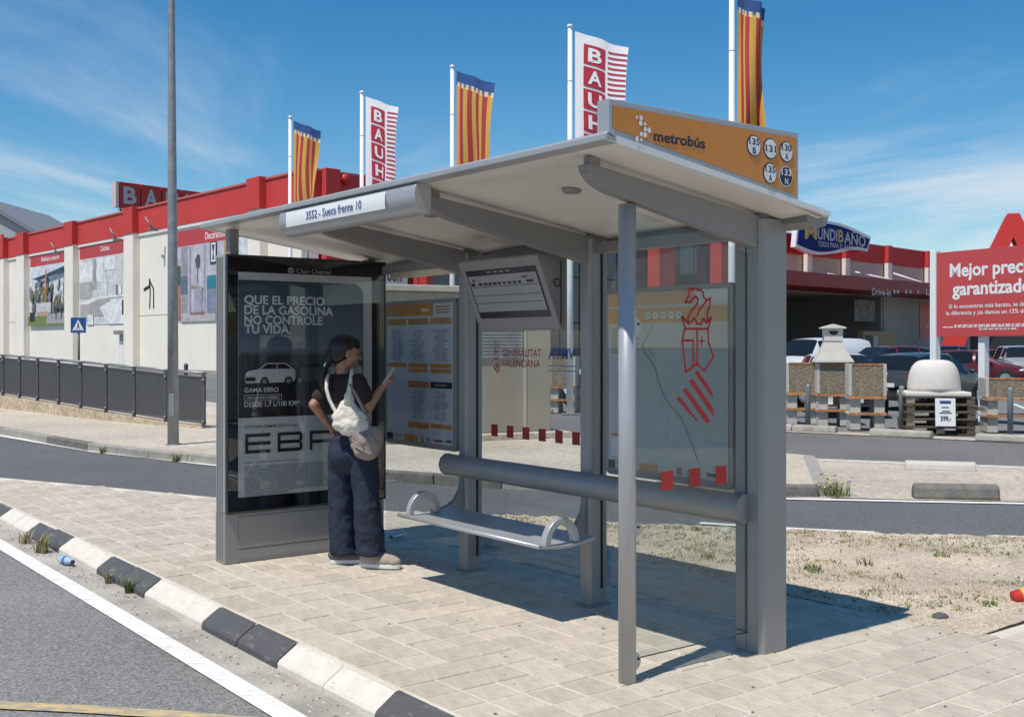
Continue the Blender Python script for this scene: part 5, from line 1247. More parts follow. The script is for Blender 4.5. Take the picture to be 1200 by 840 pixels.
# pallets under the oven
m_wood = mat('weathered_pallet_wood', (.13, .10, .07), .85, var=.3, scale=8, island=.35, stretch=(1, 6, 6))
m_wood_l = mat('pale_block_end', (.34, .27, .19), .85, var=.25, scale=10, island=.3)
po = G(1063, 509, ROAD); pw = 1.22
def pallet(k):
    o = empty('pallet', (po.x, po.y, ROAD + k * .142), -.16 + random.uniform(-.03, .03), ('weathered wooden pallet lying on the ground, lowest of the oven stack', 'second pallet up in the stack under the oven', 'middle pallet of the five under the oven', 'fourth pallet up, under the topmost of the oven stack', 'topmost pallet, directly under the clay oven')[k], 'pallet', 'pallets stacked under the oven')
    for y in (0, .38, .76):
        b = MB(); b.box(0, pw, y, y + .1, .002, .022); b.build('board', m_wood, o)
        for x in (0, pw/2 - .07, pw - .14): b = MB(); b.box(x, x + .14, y, y + .1, .0225, .105); b.build('block', random.choice([m_wood, m_wood, m_wood_l]), o)
    for x in (0, pw/2 - .05, pw - .1): b = MB(); b.box(x, x + .1, -.01, .87, .1055, .122); b.build('stringer', m_wood, o)
    for j in range(6): b = MB(); b.box(-.02, pw + .02, j * .155, j * .155 + .09, .1225, .1405); b.build('board', m_wood, o)
    if k in (1, 3):
        for j in range(4): b = MB(); b.box(pw + .0, pw + .16, j * .2 + .03, j * .2 + .1, .03, .09); b.build('board', m_wood, o)
    return o
for k in range(5): pallet(k)
OV = empty('clay_oven', (po.x, po.y, ROAD + .712), -.16, 'white domed garden oven on a stack of pallets', 'oven')
m_ovn = mat('white_oven_render', (.64, .60, .54), .85, var=.06, scale=3, bump=.25, bscale=20)
b = MB(); b.box(-.02, 1.16, 0, .95, 0, .09); b.build('base_slab', m_ovn, OV, bevel=.025)
b = MB(); prof = [(.50 * math.sin(t) ** .55 if t > 0 else .001, .68 * math.cos(t)) for t in [PI/2 * (1 - k / 12) for k in range(13)]]
prof = [(max(.002, .485 * math.cos(a) ** .45), .60 * math.sin(a) ** .95 if a > 0 else 0) for a in [PI/2 * k / 14 * .999 for k in range(15)]]
b.lathe(prof, (.58, .48, .0905), 32); b.build('dome', m_ovn, OV)
sg = MB(); sg.box(0, .36, 0, .012, 0, .52); SGN = sg.build('price_card', m_white, None, loc=(po.x + .47, po.y - .17, ROAD + .17)); SGN.rotation_euler = (math.radians(-4), 0, -.16); tag(SGN, 'white price card leaning on the pallet stack', 'price card')
l = MB(); f0 = XZ(-.004); l.text('599,-', f0, .09, .28, .10, .085, 0, .03); l.build('price', m_blk, SGN); l = MB()
for z, a, c in ((.42, .08, .28), (.34, .11, .24), (.27, .12, .26), (.235, .07, .29)): l.poly([f0(a, z), f0(c, z), f0(c, z + .018), f0(a, z + .018)], 0)
l.poly([f0(.08, .445), f0(.28, .445), f0(.28, .475), f0(.08, .475)], 1); l.build('small_print', [m_blk, m_blue], SGN, kind='stuff')
# bollards and long wheel stops
for px_, by, lab in ((947, 503, 'grey steel bollard in front of the left barbecue'), (1056.5, 507, 'grey steel bollard between the barbecues and the pallets'), (1184, 511.5, 'grey steel bollard in front of the barbecue under the billboard')):
    p = G(px_, by, ROAD); b = MB(); b.lathe([(.05, 0), (.05, .86), (.046, .89), (.02, .90), (.001, .90)], n=16); tag(b.build('bollard', mat('bollard_grey', (.20, .24, .25), .5, .2, var=.1), None, loc=p), lab, 'bollard', 'bollards along the car park')
def stop(pa, pb, ya, yb_, label, h=.13, w_=.22, m=None, r=.03):
    a, c = G(pa, ya, ROAD), G(pb, yb_, ROAD); d = c - a; L = d.length; n = max(1, round(L / .95)); o = empty('kerb_stop', a, math.atan2(d.y, d.x), label, 'kerb stop', 'kerb stops beside the access road')
    for k in range(n): b = MB(); b.prism([(-w_/2, 0), (w_/2, 0), (w_/2 - .02, h * .7), (w_/2 - .07, h), (-w_/2 + .07, h), (-w_/2 + .02, h * .7)], 'x', L * k / n + .004, L * (k + 1) / n - .004); b.build('stop_stone', m or m_kerb_grey, o, bevel=r)
stop(880, 981, 502.5, 507, 'pale kerb stop ending below the chimney barbecue'); stop(1020, 1093, 509.5, 513.5, 'pale kerb stop in front of the bollard and pallets'); stop(1143, 1240, 516, 520, 'pale kerb stop in front of the barbecue under the billboard'); stop(700, 860, 490, 501.5, 'long pale kerb stop seen behind the shelter glass'); stop(615, 650, 481, 484, 'pale kerb stop behind the kiosk')
stop(1060.5, 1143.5, 549.5, 552, 'short flat pair of pale kerb stones on the concrete apron', .12, .2, m_cast, .015)
stop(1069, 1170.5, 583.5, 585.5, 'dark weathered pair of rounded kerb stones beside the slip road', .17, .2, m_kerb_dark, .04)

# ------------------------------------------------------------------ cars
m_tyre = mat('tyre_rubber', (.018, .018, .019), .85); m_rim = mat('alloy_rim', (.42, .43, .44), .35, .7)
m_cglass = mat('car_glass', (.010, .012, .014), .06, var=.2, spec=.45)
m_lamp_c = mat('clear_lamp', (.62, .64, .66), .1, .3); m_lamp_r = mat('red_lamp', (.38, .012, .015), .15, coat=.5); m_trim = mat('black_trim', (.02, .02, .021), .6); m_plate = mat('number_plate', (.7, .7, .68), .5)
def car(loc, heading, col, label, style='hatch', sc=1.0):
    paint = mat('car_paint_%d_%d_%d' % tuple(int(c * 99) for c in col), col, .32, .15, var=.03, coat=.45)
    o = empty('car', loc, heading, label, 'van' if style == 'van' else 'car', 'vehicles in the car park'); 
    if style == 'van': o.name = 'van'
    if style == 'hatch':   L, Wd, wb = 4.15, 1.78, 2.55; top = [(-2.07,.62),(-2.02,.95),(-1.95,1.02),(-1.55,1.40),(-1.1,1.46),(-.2,1.48),(.25,1.44),(1.05,.98),(1.15,.96),(1.85,.82),(2.07,.62)]; cab = (-1.95, 1.05); pil = (-.95, .12)
    elif style == 'suv':   L, Wd, wb = 4.45, 1.86, 2.68; top = [(-2.22,.75),(-2.18,1.05),(-2.1,1.12),(-1.75,1.56),(-1.2,1.64),(-.1,1.66),(.4,1.60),(1.10,1.14),(1.2,1.12),(2.0,.98),(2.22,.75)]; cab = (-2.1, 1.10); pil = (-1.1, .05)
    elif style == 'sedan': L, Wd, wb = 4.5, 1.8, 2.65; top = [(-2.25,.62),(-2.2,.92),(-2.05,.98),(-1.6,1.02),(-.95,1.38),(-.5,1.42),(.1,1.42),(.4,1.38),(1.2,.96),(2.05,.80),(2.25,.6)]; cab = (-1.6, 1.2); pil = (-.55, .25)
    else:                  L, Wd, wb = 4.9, 1.93, 3.1; top = [(-2.45,.8),(-2.44,1.2),(-2.4,1.3),(-2.32,1.88),(-1.8,1.95),(.2,1.97),(.95,1.90),(1.55,1.25),(1.7,1.2),(2.3,1.0),(2.45,.7)]; cab = (-2.4, 1.55); pil = (-.6, .45)
    def lerp(t):
        for (a, za), (c, zc) in zip(top, top[1:]):
            if a <= t <= c: return za + (zc - za) * (t - a) / (c - a)
        return top[-1][1]
    ax = (-wb / 2 - .02, wb / 2 - .02 + .02)
    xs = sorted(set([p[0] for p in top] + [pil[0] - .05, pil[0] + .05, pil[1] - .05, pil[1] + .05, -L/2 + .25, L/2 - .25, 0.6, -1.3]))
    belt = .93 if style in ('hatch', 'sedan') else (1.05 if style == 'suv' else 1.2)
    body = MB(); gl = {}; rows = []
    for x in xs:
        zt_ = lerp(x); t = abs(x) / (L / 2); w = Wd / 2 * (1 - .14 * t ** 5); zb_ = .22 + .1 * t ** 8
        cabin = zt_ > belt + .12
        zl = belt + .02 * (-x / L) if cabin else zt_ - .05
        wr = w * (.97 - .24 * min(1, (zt_ - zl) / .5)) if cabin else w * .93
        rows.append((x, zt_, cabin, [(0, zb_), (w * .88, zb_), (w * .97, zb_ + .13), (w, (zb_ + zl) / 2 + .06), (w * .965, zl), (wr, zt_ - (.05 if cabin else .015)), (wr * .82, zt_), (0, zt_ + .018)]))
    def pt(r, k, s): return (r[0], s * r[3][k][0], r[3][k][1])
    names = {}
    for i in range(len(rows) - 1):
        A_, B_ = rows[i], rows[i + 1]; xm = (A_[0] + B_[0]) / 2
        for s in (1, -1):
            for k in range(7):
                q = [pt(A_, k, s), pt(B_, k, s), pt(B_, k + 1, s), pt(A_, k + 1, s)]
                if s == -1: q.reverse()
                slope = abs(B_[1] - A_[1]) / max(.01, B_[0] - A_[0])
                tgt = body
                if k == 4 and A_[2] and B_[2] and not any(abs(xm - p_) < .06 for p_ in pil):
                    if not (style == 'van' and xm < .4):
                        sg_ = 'l' if s > 0 else 'r'; tgt = gl.setdefault(('side_window', sg_, 0 if xm < pil[0] else (1 if xm < pil[1] else 2)), MB())
                elif k in (5, 6) and slope > .45 and max(A_[1], B_[1]) > belt + .2:
                    tgt = gl.setdefault(('windscreen' if xm > 0 else 'rear_window', 0, 0), MB())
                if tgt is not body and k == 4: # recess margin
                    c = sum((Vector(p) for p in q), Vector()) / 4; 
                tgt.poly(q)
    for e_, sgn in ((rows[0], -1), (rows[-1], 1)):
        pts = [pt(e_, k, 1) for k in range(8)] + [pt(e_, k, -1) for k in range(7, -1, -1)]
        body.poly(pts if sgn > 0 else list(reversed(pts)))
    bo = body.build('body', paint, o, smooth_angle=38); 
    wm = bo.modifiers.new('weld', 'WELD'); wm.merge_threshold = .002
    for (nm, _, _), mb in gl.items(): mb.build(nm, m_cglass, o, smooth_angle=38)
    r = .32 if style in ('hatch', 'sedan') else .345
    for ax_ in (-wb / 2, wb / 2 + .05):
        for s in (1, -1):
            y = s * (Wd / 2 - .10)
            b = MB(); b.tube((ax_, y - .11, r), (ax_, y + .11 + .0, r), r, n=22); wh = b.build('wheel', m_tyre, o, bevel=.02)
            b = MB(); b.tube((ax_, s * (Wd / 2 + .004), r), (ax_, s * (Wd / 2 + .014), r), r * .66, n=20); b.build('rim', m_rim, wh)
            b = MB(); b.tube((ax_, s * (Wd / 2 - .03), r + .02), (ax_, s * (Wd / 2 + .002), r + .02), r * 1.16, n=24); b.build('wheel_arch', m_trim, o)
    zf = lerp(L / 2 - .12)
    for s in (1, -1):
        b = MB(); b.ell((L/2 - .16, s * Wd * .36, zf - .07), (.16, .2, .075), 12, 8); b.build('headlight', m_lamp_c, o)
        b = MB(); b.ell((-L/2 + .10, s * Wd * .385, belt - .06), (.12, .16, .085), 12, 8); b.build('tail_light', m_lamp_r, o)
        b = MB(); b.ell((.78 if style != 'van' else 1.1, s * (Wd / 2 + .06), belt + .06), (.07, .1, .06), 10, 6); b.build('mirror', paint, o)
    b = MB(); b.box(L/2 - .02, L/2 + .012, -.42, .42, .32, .50); b.box(-L/2 - .012, -L/2 + .03, -.6, .6, .28, .40); b.build('bumper_grille', m_trim, o, bevel=.01)
    b = MB(); b.box(L/2 + .0125, L/2 + .02, -.26, .26, .36, .47); b.build('number_plate', m_plate, o)
    b = MB(); b.box(-L/2 - .03, -L/2 - .013, -.26, .26, .60, .71); b.build('number_plate', m_plate, o)
    return o
def at(px_, Y): return Vector(((px_ - CX) * Y / FPX, Y, ROAD))
WHT, DRED, RED, DGR, SIL, BLU = (.72, .72, .71), (.12, .008, .014), (.30, .012, .014), (.035, .037, .04), (.36, .37, .38), (.02, .03, .06)
car(at(960, 44), math.radians(215), WHT, 'white delivery van behind the chimney barbecue', 'van')
car(at(982, 27.5), math.radians(262), WHT, 'white hatchback mostly hidden behind the barbecues', 'hatch')
car(at(1036, 43), math.radians(205), DRED, 'dark red suv parked beside the white van', 'suv')
car(at(1084, 30.0), math.radians(42), DGR, 'dark grey car seen from behind between barbecue and oven', 'hatch')
car(at(1140, 47), math.radians(-28), DRED, 'dark red hatchback behind the domed oven', 'hatch')
car(at(1195, 50), math.radians(-100), SIL, 'silver car facing the road under the billboard', 'suv')
car(at(1156, 62), math.radians(-35), SIL, 'grey saloon behind the dark red hatchback', 'sedan')
car(at(1122, 70), math.radians(-20), BLU, 'dark blue car beneath the billboard posts', 'suv')
car(at(1178, 58), math.radians(-60), RED, 'bright red car between the grey saloon and the silver car', 'hatch')
car(at(1066, 58), math.radians(-12), DGR, 'dark car parked beyond the person in blue', 'suv')
car(at(925, 56), math.radians(170), DGR, 'dark car in the drive-in yard behind the white van', 'suv')
car(at(712, 33), math.radians(250), WHT, 'white car seen in the gap beside the map case', 'hatch')
car(at(705, 46), math.radians(190), RED, 'red car behind the white one beside the map case', 'suv')
car(at(790, 48), math.radians(200), SIL, 'silver car behind the map case', 'hatch')
# painted bays
for k in range(9):
    a = Vector((2.5 + k * 2.6, 29 - k * .5, 0)); strip('bay_line', [a, a + Vector((1.6, 5.0, 0))], .1, m_line_far, -.131)

# ------------------------------------------------------------------ the woman at the advertising panel
m_skin = mat('skin', (.36, .19, .125), .5, var=.07, scale=9); m_hair = mat('dark_hair', (.010, .007, .006), .42, var=.3, scale=30, stretch=(1, 1, .15))
m_shirt = mat('dark_brown_cotton', (.030, .017, .016), .9, var=.15, scale=14, bump=.2, bscale=45)
m_jean = mat('indigo_denim', (.006, .010, .022), .85, var=.35, scale=7, bump=.35, bscale=28, col2=(.019, .032, .064))
m_canvas = mat('cream_canvas', (.62, .59, .52), .9, var=.06, scale=10, bump=.4, bscale=22); m_taupe = mat('taupe_nylon', (.27, .215, .19), .7, var=.08, scale=8, bump=.3, bscale=20)
m_shoe = mat('beige_suede', (.34, .29, .24), .85, var=.12, scale=20); m_shoe_shade = mat('shaded_suede', (.115, .105, .10), .85, var=.15, scale=20); m_sole = mat('white_rubber_sole', (.66, .65, .62), .6)  # one pair of shoes: the darker suede has shade painted into its colour
pc_ = D(413, 520, 7.80); PO_ = Vector((pc_.x, 7.80, 0))
PE = empty('person', PO_, 0, 'person in dark T-shirt and wide jeans reading a phone beside the poster', 'person')
def P(x, y, Y): return D(x, y, Y) - PO_
shR, shL = P(419, 449, 7.68), P(390, 449, 7.93)
elR, elL = P(431.5, 478, 7.63), P(367.5, 474, 7.86)
haR, haL = P(448, 453.5, 7.72), P(389, 502, 7.94)
hd = P(405, 413.5, 7.80); neck = P(402, 438, 7.81)
hipR, hipL = P(424, 524, 7.74), P(403, 524, 7.86)
knR, knL = P(431, 592, 7.72), P(399, 590, 7.86)
anR, anL = P(434, 649, 7.74), P(404, 648, 7.88)
F_ = Vector((.96, .28, 0)).normalized()      # the way she looks
U_ = Vector((0, 0, 1)); S_ = F_.cross(U_)
rotH = Matrix((F_, S_, U_)).transposed() @ Matrix.Rotation(math.radians(8), 3, 'Y')
def H(f, s, u): return hd + rotH @ Vector((f, s, u))
b = MB()
b.ell(H(-.008, 0, .022), (.098, .074, .092), rot=rotH); b.ell(H(.028, 0, -.035), (.064, .056, .072), rot=rotH)
b.cap(H(.062, 0, -.085), H(.03, .03, -.075), .022, .02); b.cap(H(.062, 0, -.085), H(.03, -.03, -.075), .022, .02)
b.cap(H(.092, 0, .008), H(.108, 0, -.026), .010, .014); b.cap(H(.090, .028, .026), H(.094, -.028, .026), .012)
b.cap(H(.088, .018, -.055), H(.088, -.018, -.055), .010); b.cap(H(.085, .016, -.066), H(.085, -.016, -.066), .010)
for s in (1, -1): b.ell(H(.004, s * .074, -.006), (.018, .010, .031), rot=rotH); b.ell(H(.060, s * .035, -.022), (.03, .022, .03), rot=rotH)
b.cap(neck + Vector((-.005, 0, -.03)), H(-.012, 0, -.05), .056, .048)
ctr = (shR + shL) / 2; pel = (hipR + hipL) / 2; wst = ctr.lerp(pel, .62)
acr = (shR - shL).normalized()
def torso(mb, g):
    for t, rw, rd in ((.02, .135, .075), (.18, .155, .10), (.36, .15, .105), (.55, .132, .10), (.72, .135, .105), (.9, .15, .112)):
        c = ctr.lerp(pel, t); fx = Vector((-acr.y, acr.x, 0)); mb.ell(c, (rw + g, rd + g, .085), rot=Matrix((acr, fx, U_)).transposed())
torso(b, -.012)
b.cap(shL, shR, .052, .052)
for sh, el, ha in ((shR, elR, haR), (shL, elL, haL)):
    b.cap(sh, el, .044, .037); b.cap(el, ha, .037, .024)
def hand(wr, dirv, up, curl, side, thumb=1):
    dirv = dirv.normalized(); up = (up - dirv * up.dot(dirv)).normalized(); sd = dirv.cross(up)
    pm_ = wr + dirv * .045
    for k in (-.018, 0, .018): b.cap(wr + sd * k * .6, wr + dirv * .082 + sd * k * 1.25, .016, .014, 8)
    for k, (ln, off) in enumerate(((.068, -.030), (.078, -.0105), (.074, .0095), (.058, .028))):
        p0 = wr + dirv * .086 + sd * off; d1 = (dirv * math.cos(curl * .5) + up * math.sin(curl * .5)); p1 = p0 + d1 * ln * .45
        d2 = (dirv * math.cos(curl) + up * math.sin(curl)); p2 = p1 + d2 * ln * .33; d3 = (dirv * math.cos(curl * 1.5) + up * math.sin(curl * 1.5)); p3 = p2 + d3 * ln * .25
        b.cap(p0, p1, .0088, .0082, 8); b.cap(p1, p2, .0082, .0076, 8); b.cap(p2, p3, .0076, .0068, 8)
    t0 = wr + dirv * .025 + sd * side * .026; t1 = t0 + (dirv * .6 + sd * side * .75 + up * .25).normalized() * .036; t2 = t1 + (dirv * .85 + sd * side * .1 + up * .5).normalized() * .03
    b.cap(t0, t1, .0125, .0105, 8); b.cap(t1, t2, .0105, .008, 8)
hand(haR, (haR - elR) + Vector((.06, .03, -.02)), Vector((-.3, .2, .9)), 1.1, 1)
hand(haL, Vector((.5, .1, -.75)), Vector((.3, -.8, .3)), .5, -1)
for hp, kn, an in ((hipR, knR, anR), (hipL, knL, anL)): b.cap(hp, kn, .085, .056); b.cap(kn, an, .055, .038); b.cap(an, an + Vector((.02, -.003, -.03)), .036, .034)
bd_ = b.build('body', m_skin, PE); remesh(bd_, .0065, 3, .45)
# eyes and brows
for s in (1, -1):
    e_ = MB(); e_.ell(H(.0885, s * .031, .004), (.007, .013, .0075), 10, 8, rot=rotH); e_.build('eye', m_blk, PE)
    e_ = MB(); e_.cap(H(.099, s * .016, .029), H(.086, s * .048, .030), .0045); e_.build('eyebrow', m_hair, PE)
# hair: close cap swept to a low ponytail
h_ = MB(); h_.ell(H(-.028, 0, .034), (.098, .085, .094), rot=rotH); h_.ell(H(.02, 0, .068), (.08, .07, .056), rot=rotH)
h_.ell(H(-.055, 0, -.02), (.06, .075, .07), rot=rotH)
for s in (1, -1): h_.ell(H(-.03, s * .052, .0), (.05, .034, .06), rot=rotH)
t0 = P(382, 427, 7.78); t1 = P(377, 437, 7.77); t2 = P(378, 452, 7.78); t3 = P(382, 463, 7.80)
h_.cap(H(-.10, -.01, -.02), t0, .034, .026); h_.cap(t0, t1, .028, .034); h_.cap(t1, t2, .034, .026); h_.cap(t2, t3, .026, .008)
hr = h_.build('hair', m_hair, PE); remesh(hr, .007, 3)
e_ = MB(); e_.path([t0 + Vector((.004, -.03, .012)), t0 + Vector((-.002, -.034, 0)), t0 + Vector((-.008, -.03, -.012))], .006, 8); e_.build('hair_tie', m_white, PE)
# T-shirt
t_ = MB(); torso(t_, .012)
for t, rw, rd in ((.86, .158, .122),): pass
t_.cap(shL, shR, .068, .068); t_.cap(shR, shR.lerp(elR, .62), .070, .066); t_.cap(shL, shL.lerp(elL, .62), .070, .066); t_.cap(ctr + Vector((0, 0, -.01)), neck + Vector((0, 0, -.018)), .09, .062)
ts = t_.build('t_shirt', m_shirt, PE); remesh(ts, .010, 5)
def rumple(ob, strength, size, mid=.5):
    tx = bpy.data.textures.new('folds', 'CLOUDS'); tx.noise_scale = size; tx.noise_depth = 2
    d = ob.modifiers.new('folds', 'DISPLACE'); d.texture = tx; d.strength = strength; d.mid_level = mid; d.texture_coords = 'LOCAL'
rumple(ts, .022, .10)
# wide jeans
j = MB(); fx = Vector((-acr.y, acr.x, 0)); rj = Matrix((acr, fx, U_)).transposed()
j.ell(pel + Vector((0, 0, .05)), (.165, .132, .085), rot=rj); j.ell(pel + Vector((-.01, -.005, -.05)), (.175, .15, .13), rot=rj)
for hp, kn, an, wr in ((hipR, knR, anR, .112), (hipL, knL, anL, .112)):
    hem = an + Vector((0, 0, .015))
    j.cap(hp, kn, .114, .088); 
    j.path([kn + Vector((0, 0, .06)), kn, kn.lerp(hem, .4), kn.lerp(hem, .75), hem + Vector((0, 0, -.012))], [.080, .092, .098, .103, .106], 16)
jn = j.build('jeans', m_jean, PE); remesh(jn, .010, 4); rumple(jn, .034, .11)
# stitched pocket and hem line
for hp, an in ((hipR, anR), (hipL, anL)):
    q = MB(); n = 20; c = an + Vector((0, 0, .022)); 
    q.path([c + Vector((.107 * math.cos(2*PI*k/n), .107 * math.sin(2*PI*k/n), 0)) for k in range(n + 1)], .004, 6); q.build('hem', m_jean, PE)
# shoes
def shoe(heel, toe, m_up, nm):
    d = (toe - heel); L = d.length; d.normalize(); sd = Vector((-d.y, d.x, 0)); e2 = MB()
    rot = Matrix((d, sd, U_)).transposed()
    def Q(f, s, u): return heel + d * (f * L) + sd * s + U_ * u
    up = MB(); up.ell(Q(.27, 0, .062), (.092, .050, .056), rot=rot); up.ell(Q(.60, 0, .052), (.115, .054, .046), rot=rot); up.ell(Q(.83, 0, .046), (.055, .050, .034), rot=rot); up.cap(Q(.22, 0, .06), Q(.24, 0, .112), .050, .046); up.cap(Q(.30, 0, .10), Q(.62, 0, .072), .034, .03)
    u_ = up.build('shoe', m_up, PE); remesh(u_, .007, 3)
    so = MB(); n = 26; out = []
    for k in range(n):
        a = 2 * PI * k / n; f = .5 + .52 * math.cos(a); w_ = (.048 + .012 * max(0, math.cos(a - .2))) * math.copysign(abs(math.sin(a)) ** .75, math.sin(a)); out.append(Q(f, w_, 0))
    so.add([(p.x, p.y, p.z + .0) for p in out] + [(p.x, p.y, p.z + .032) for p in out], [(i, (i+1) % n, n + (i+1) % n, n + i) for i in range(n)] + [tuple(reversed(range(n))), tuple(range(n, 2*n))]); so.build('sole', m_sole, u_, bevel=.006)
    la = MB()
    for k in range(5): f = .40 + .07 * k; la.path([Q(f, -.03, .084 - .004 * k), Q(f + .015, 0, .106 - .006 * k), Q(f, .03, .084 - .004 * k)], .004, 6)
    la.build('laces', m_white if m_up is m_shoe else m_shoe_shade, u_)
def flat(x, y): p = G(x, y, .004) - PO_; return p
shoe(flat(423, 663.5), flat(469, 666), m_shoe, 'r'); shoe(flat(387.5, 660), flat(430, 659), m_shoe_shade, 'l')
for an in (anR, anL): s_ = MB(); s_.cap(an + Vector((.0, 0, .03)), an + Vector((.01, -.0, -.03)), .043, .043); s_.build('sock', mat('grey_sock', (.16, .155, .165), .9), PE)

# phone in her raised hand
dv = (haR - elR).normalized(); pp_ = P(456, 441, 7.70) + PO_
PH = empty('phone', pp_, 0, 'pale smartphone in the raised hand of the person', 'phone'); ax_ = Vector((.55, .12, .83)).normalized(); nz_ = ax_.cross(Vector((.25, 1, 0))).normalized(); PH.rotation_euler = Matrix((ax_, nz_.cross(ax_), nz_)).transposed().to_euler()
q = MB(); q.box(-.072, .072, -.036, .036, -.004, .004); q.build('case', m_lgrey_pr, PH, bevel=.004); q = MB(); q.box(-.067, .067, -.032, .032, .0042, .005); q.build('screen', m_black, PH)
# white tote hanging from the right shoulder, across the back
TB = empty('tote_bag', PO_ + P(408, 505, 7.58), 0, 'cream canvas tote slung from the shoulder of the person', 'bag')
def T(x, y, Y): return D(x, y, Y) - TB.location
q = MB()
for (x, y, Y), r in (((409.5, 468, 7.62), (.040, .035, .06)), ((408, 479, 7.62), (.075, .05, .065)), ((403, 488, 7.62), (.085, .055, .06)), ((414, 487, 7.61), (.085, .055, .065)), ((399, 497, 7.62), (.06, .055, .045)), ((411, 498, 7.60), (.10, .06, .055)), ((421, 498, 7.60), (.072, .05, .06)), ((412, 505, 7.60), (.085, .05, .038)), ((424, 504, 7.60), (.05, .045, .04))): q.ell(T(x, y, Y), r)
tb_ = q.build('sack', m_canvas, TB); remesh(tb_, .0085, 7); rumple(tb_, .020, .04)
q = MB(); q.path([T(413, 432, 7.76), T(412, 438, 7.66), T(410.5, 450, 7.615), T(409, 462, 7.61), T(408, 474, 7.60)], [.012, .014, .016, .022, .034], 10); q.build('strap', m_canvas, TB)
q = MB(); q.path([T(386, 436, 7.84), T(383, 444, 7.70), T(382.5, 455, 7.675), T(386, 468, 7.67), T(392, 480, 7.655), T(398, 489, 7.64)], .013, 8); q.build('strap', m_canvas, TB)
q = MB(); q.path([T(419, 480, 7.58), T(424, 484, 7.57), T(429, 490, 7.56)], .014, 8); q.build('side_pocket', m_lgrey_pr, TB)
# taupe shoulder bag on the hip
SB = empty('shoulder_bag', PO_ + P(430, 541, 7.56), 0, 'taupe nylon shoulder bag resting on the hip below the tote', 'bag')
def B2(x, y, Y): return D(x, y, Y) - SB.location
q = MB()
for (x, y, Y), r in (((425, 512, 7.60), (.10, .055, .06)), ((433, 518, 7.58), (.10, .06, .075)), ((429, 529, 7.58), (.09, .055, .06)), ((440, 510, 7.58), (.065, .05, .07)), ((421, 522, 7.60), (.06, .05, .05))): q.ell(B2(x, y, Y), r)
sbg = q.build('pouch', m_taupe, SB); remesh(sbg, .009, 5); rumple(sbg, .022, .07)
q = MB(); q.path([B2(413, 516, 7.53), B2(420, 520, 7.51), B2(428, 527, 7.51)], .006, 6); q.path([B2(428, 506, 7.52), B2(436, 512, 7.515), B2(443, 522, 7.52)], .006, 6); q.build('zip', m_alu_d, SB)
q = MB(); q.path([B2(434, 498, 7.62), B2(430, 488, 7.58), B2(424, 476, 7.585), B2(417, 462, 7.595), B2(410, 450, 7.61)], .012, 8); q.build('strap', m_taupe, SB)
# far shopper between the cars
fp_ = at(1073, 52); PB = empty('person', fp_, 0, 'small distant person in a bright blue top among the parked cars', 'person')
q = MB(); q.ell((0, 0, 1.58), (.09, .10, .12)); q.cap((0, 0, 1.2), (0, 0, 1.48), .15, .06); q.cap((-.2, 0, 1.36), (-.26, -.05, 1.0), .05, .04); q.cap((.2, 0, 1.36), (.3, -.1, 1.05), .05, .04)
for s in (-1, 1): q.cap((s * .1, 0, .9), (s * .11, 0, .5), .09, .06); q.cap((s * .11, 0, .5), (s * .11, 0, .06), .06, .04); q.cap((s * .11, 0, .05), (s * .11, -.14, .04), .04, .04)
q.cap((0, 0, .92), (0, 0, 1.25), .15, .15); remesh(q.build('body', m_skin, PB), .02)
q = MB(); q.cap((0, 0, 1.0), (0, 0, 1.38), .175, .15); q.cap((-.17, 0, 1.38), (-.24, -.03, 1.15), .07, .065); q.cap((.17, 0, 1.38), (.26, -.05, 1.15), .07, .065); remesh(q.build('top', mat('bright_blue_top', (.03, .12, .45), .8), PB), .02)
q = MB(); q.cap((0, 0, .92), (0, 0, .98), .17, .165); [q.cap((s * .1, 0, .88), (s * .11, 0, .1), .105, .08) for s in (-1, 1)]; remesh(q.build('trousers', m_jean, PB), .02)
q = MB(); q.ell((0, .02, 1.63), (.1, .105, .09)); q.build('hair', m_hair, PB)

# ------------------------------------------------------------------ litter and weeds
def bottle(loc, rot, label, cap_m, ln=.21):
    o = empty('plastic_bottle', loc, 0, label, 'bottle'); o.rotation_euler = rot
    pet = mat('pet_plastic', (.36, .50, .68), .12, var=.25, scale=30, coat=.6) if ln > .2 else glass('clear_pet_plastic', (.82, .86, .88), 6.0, .12)
    q = MB(); q.lathe([(.001, 0), (.028, .002), (.032, .012), (.031, .05), (.033, .06), (.030, .075), (.033, .09), (.033, .13), (.029, .15), (.016, .18), (.012, .19), (.012, ln)], n=18); q.build('body', pet, o)
    q = MB(); q.lathe([(.0145, ln + .0005), (.0145, ln + .016), (.001, ln + .016)], n=14); q.build('cap', cap_m, o)
    if ln > .2: q = MB(); q.lathe([(.0335, .09), (.0335, .128)], n=18); q.build('label', mat('bottle_label_blue', (.05, .12, .35), .5), o)
p = G(84, 658.5, ROAD); d_ = G(107, 673, ROAD) - p
bottle(p + Vector((-.06, -.055, .038)), (0, PI / 2 - .03, -.80), 'crushed blue-tinted water bottle in the gutter against the kerb', m_navy)
p = G(474, 630, 0); bottle(p + Vector((.0, 0, .034)), (0, PI / 2, math.radians(240)), 'clear bottle with a green cap lying in the shade by the bench', mat('green_cap', (.02, .35, .10), .5), .17)
pb_ = G(590, 641, 0); q = MB(); 
for k in range(7): q.ell((random.uniform(-.1, .1), random.uniform(-.06, .06), .03), (random.uniform(.05, .09), random.uniform(.03, .07), random.uniform(.02, .035)), 10, 6)
bg_ = q.build('plastic_bag', glass('bag_film', (.80, .82, .84), 2.2, .25), None, loc=pb_); tag(bg_, 'crumpled clear plastic bag on the shaded paving under the bench', 'plastic bag'); remesh(bg_, .012, 2); rumple(bg_, .05, .05)
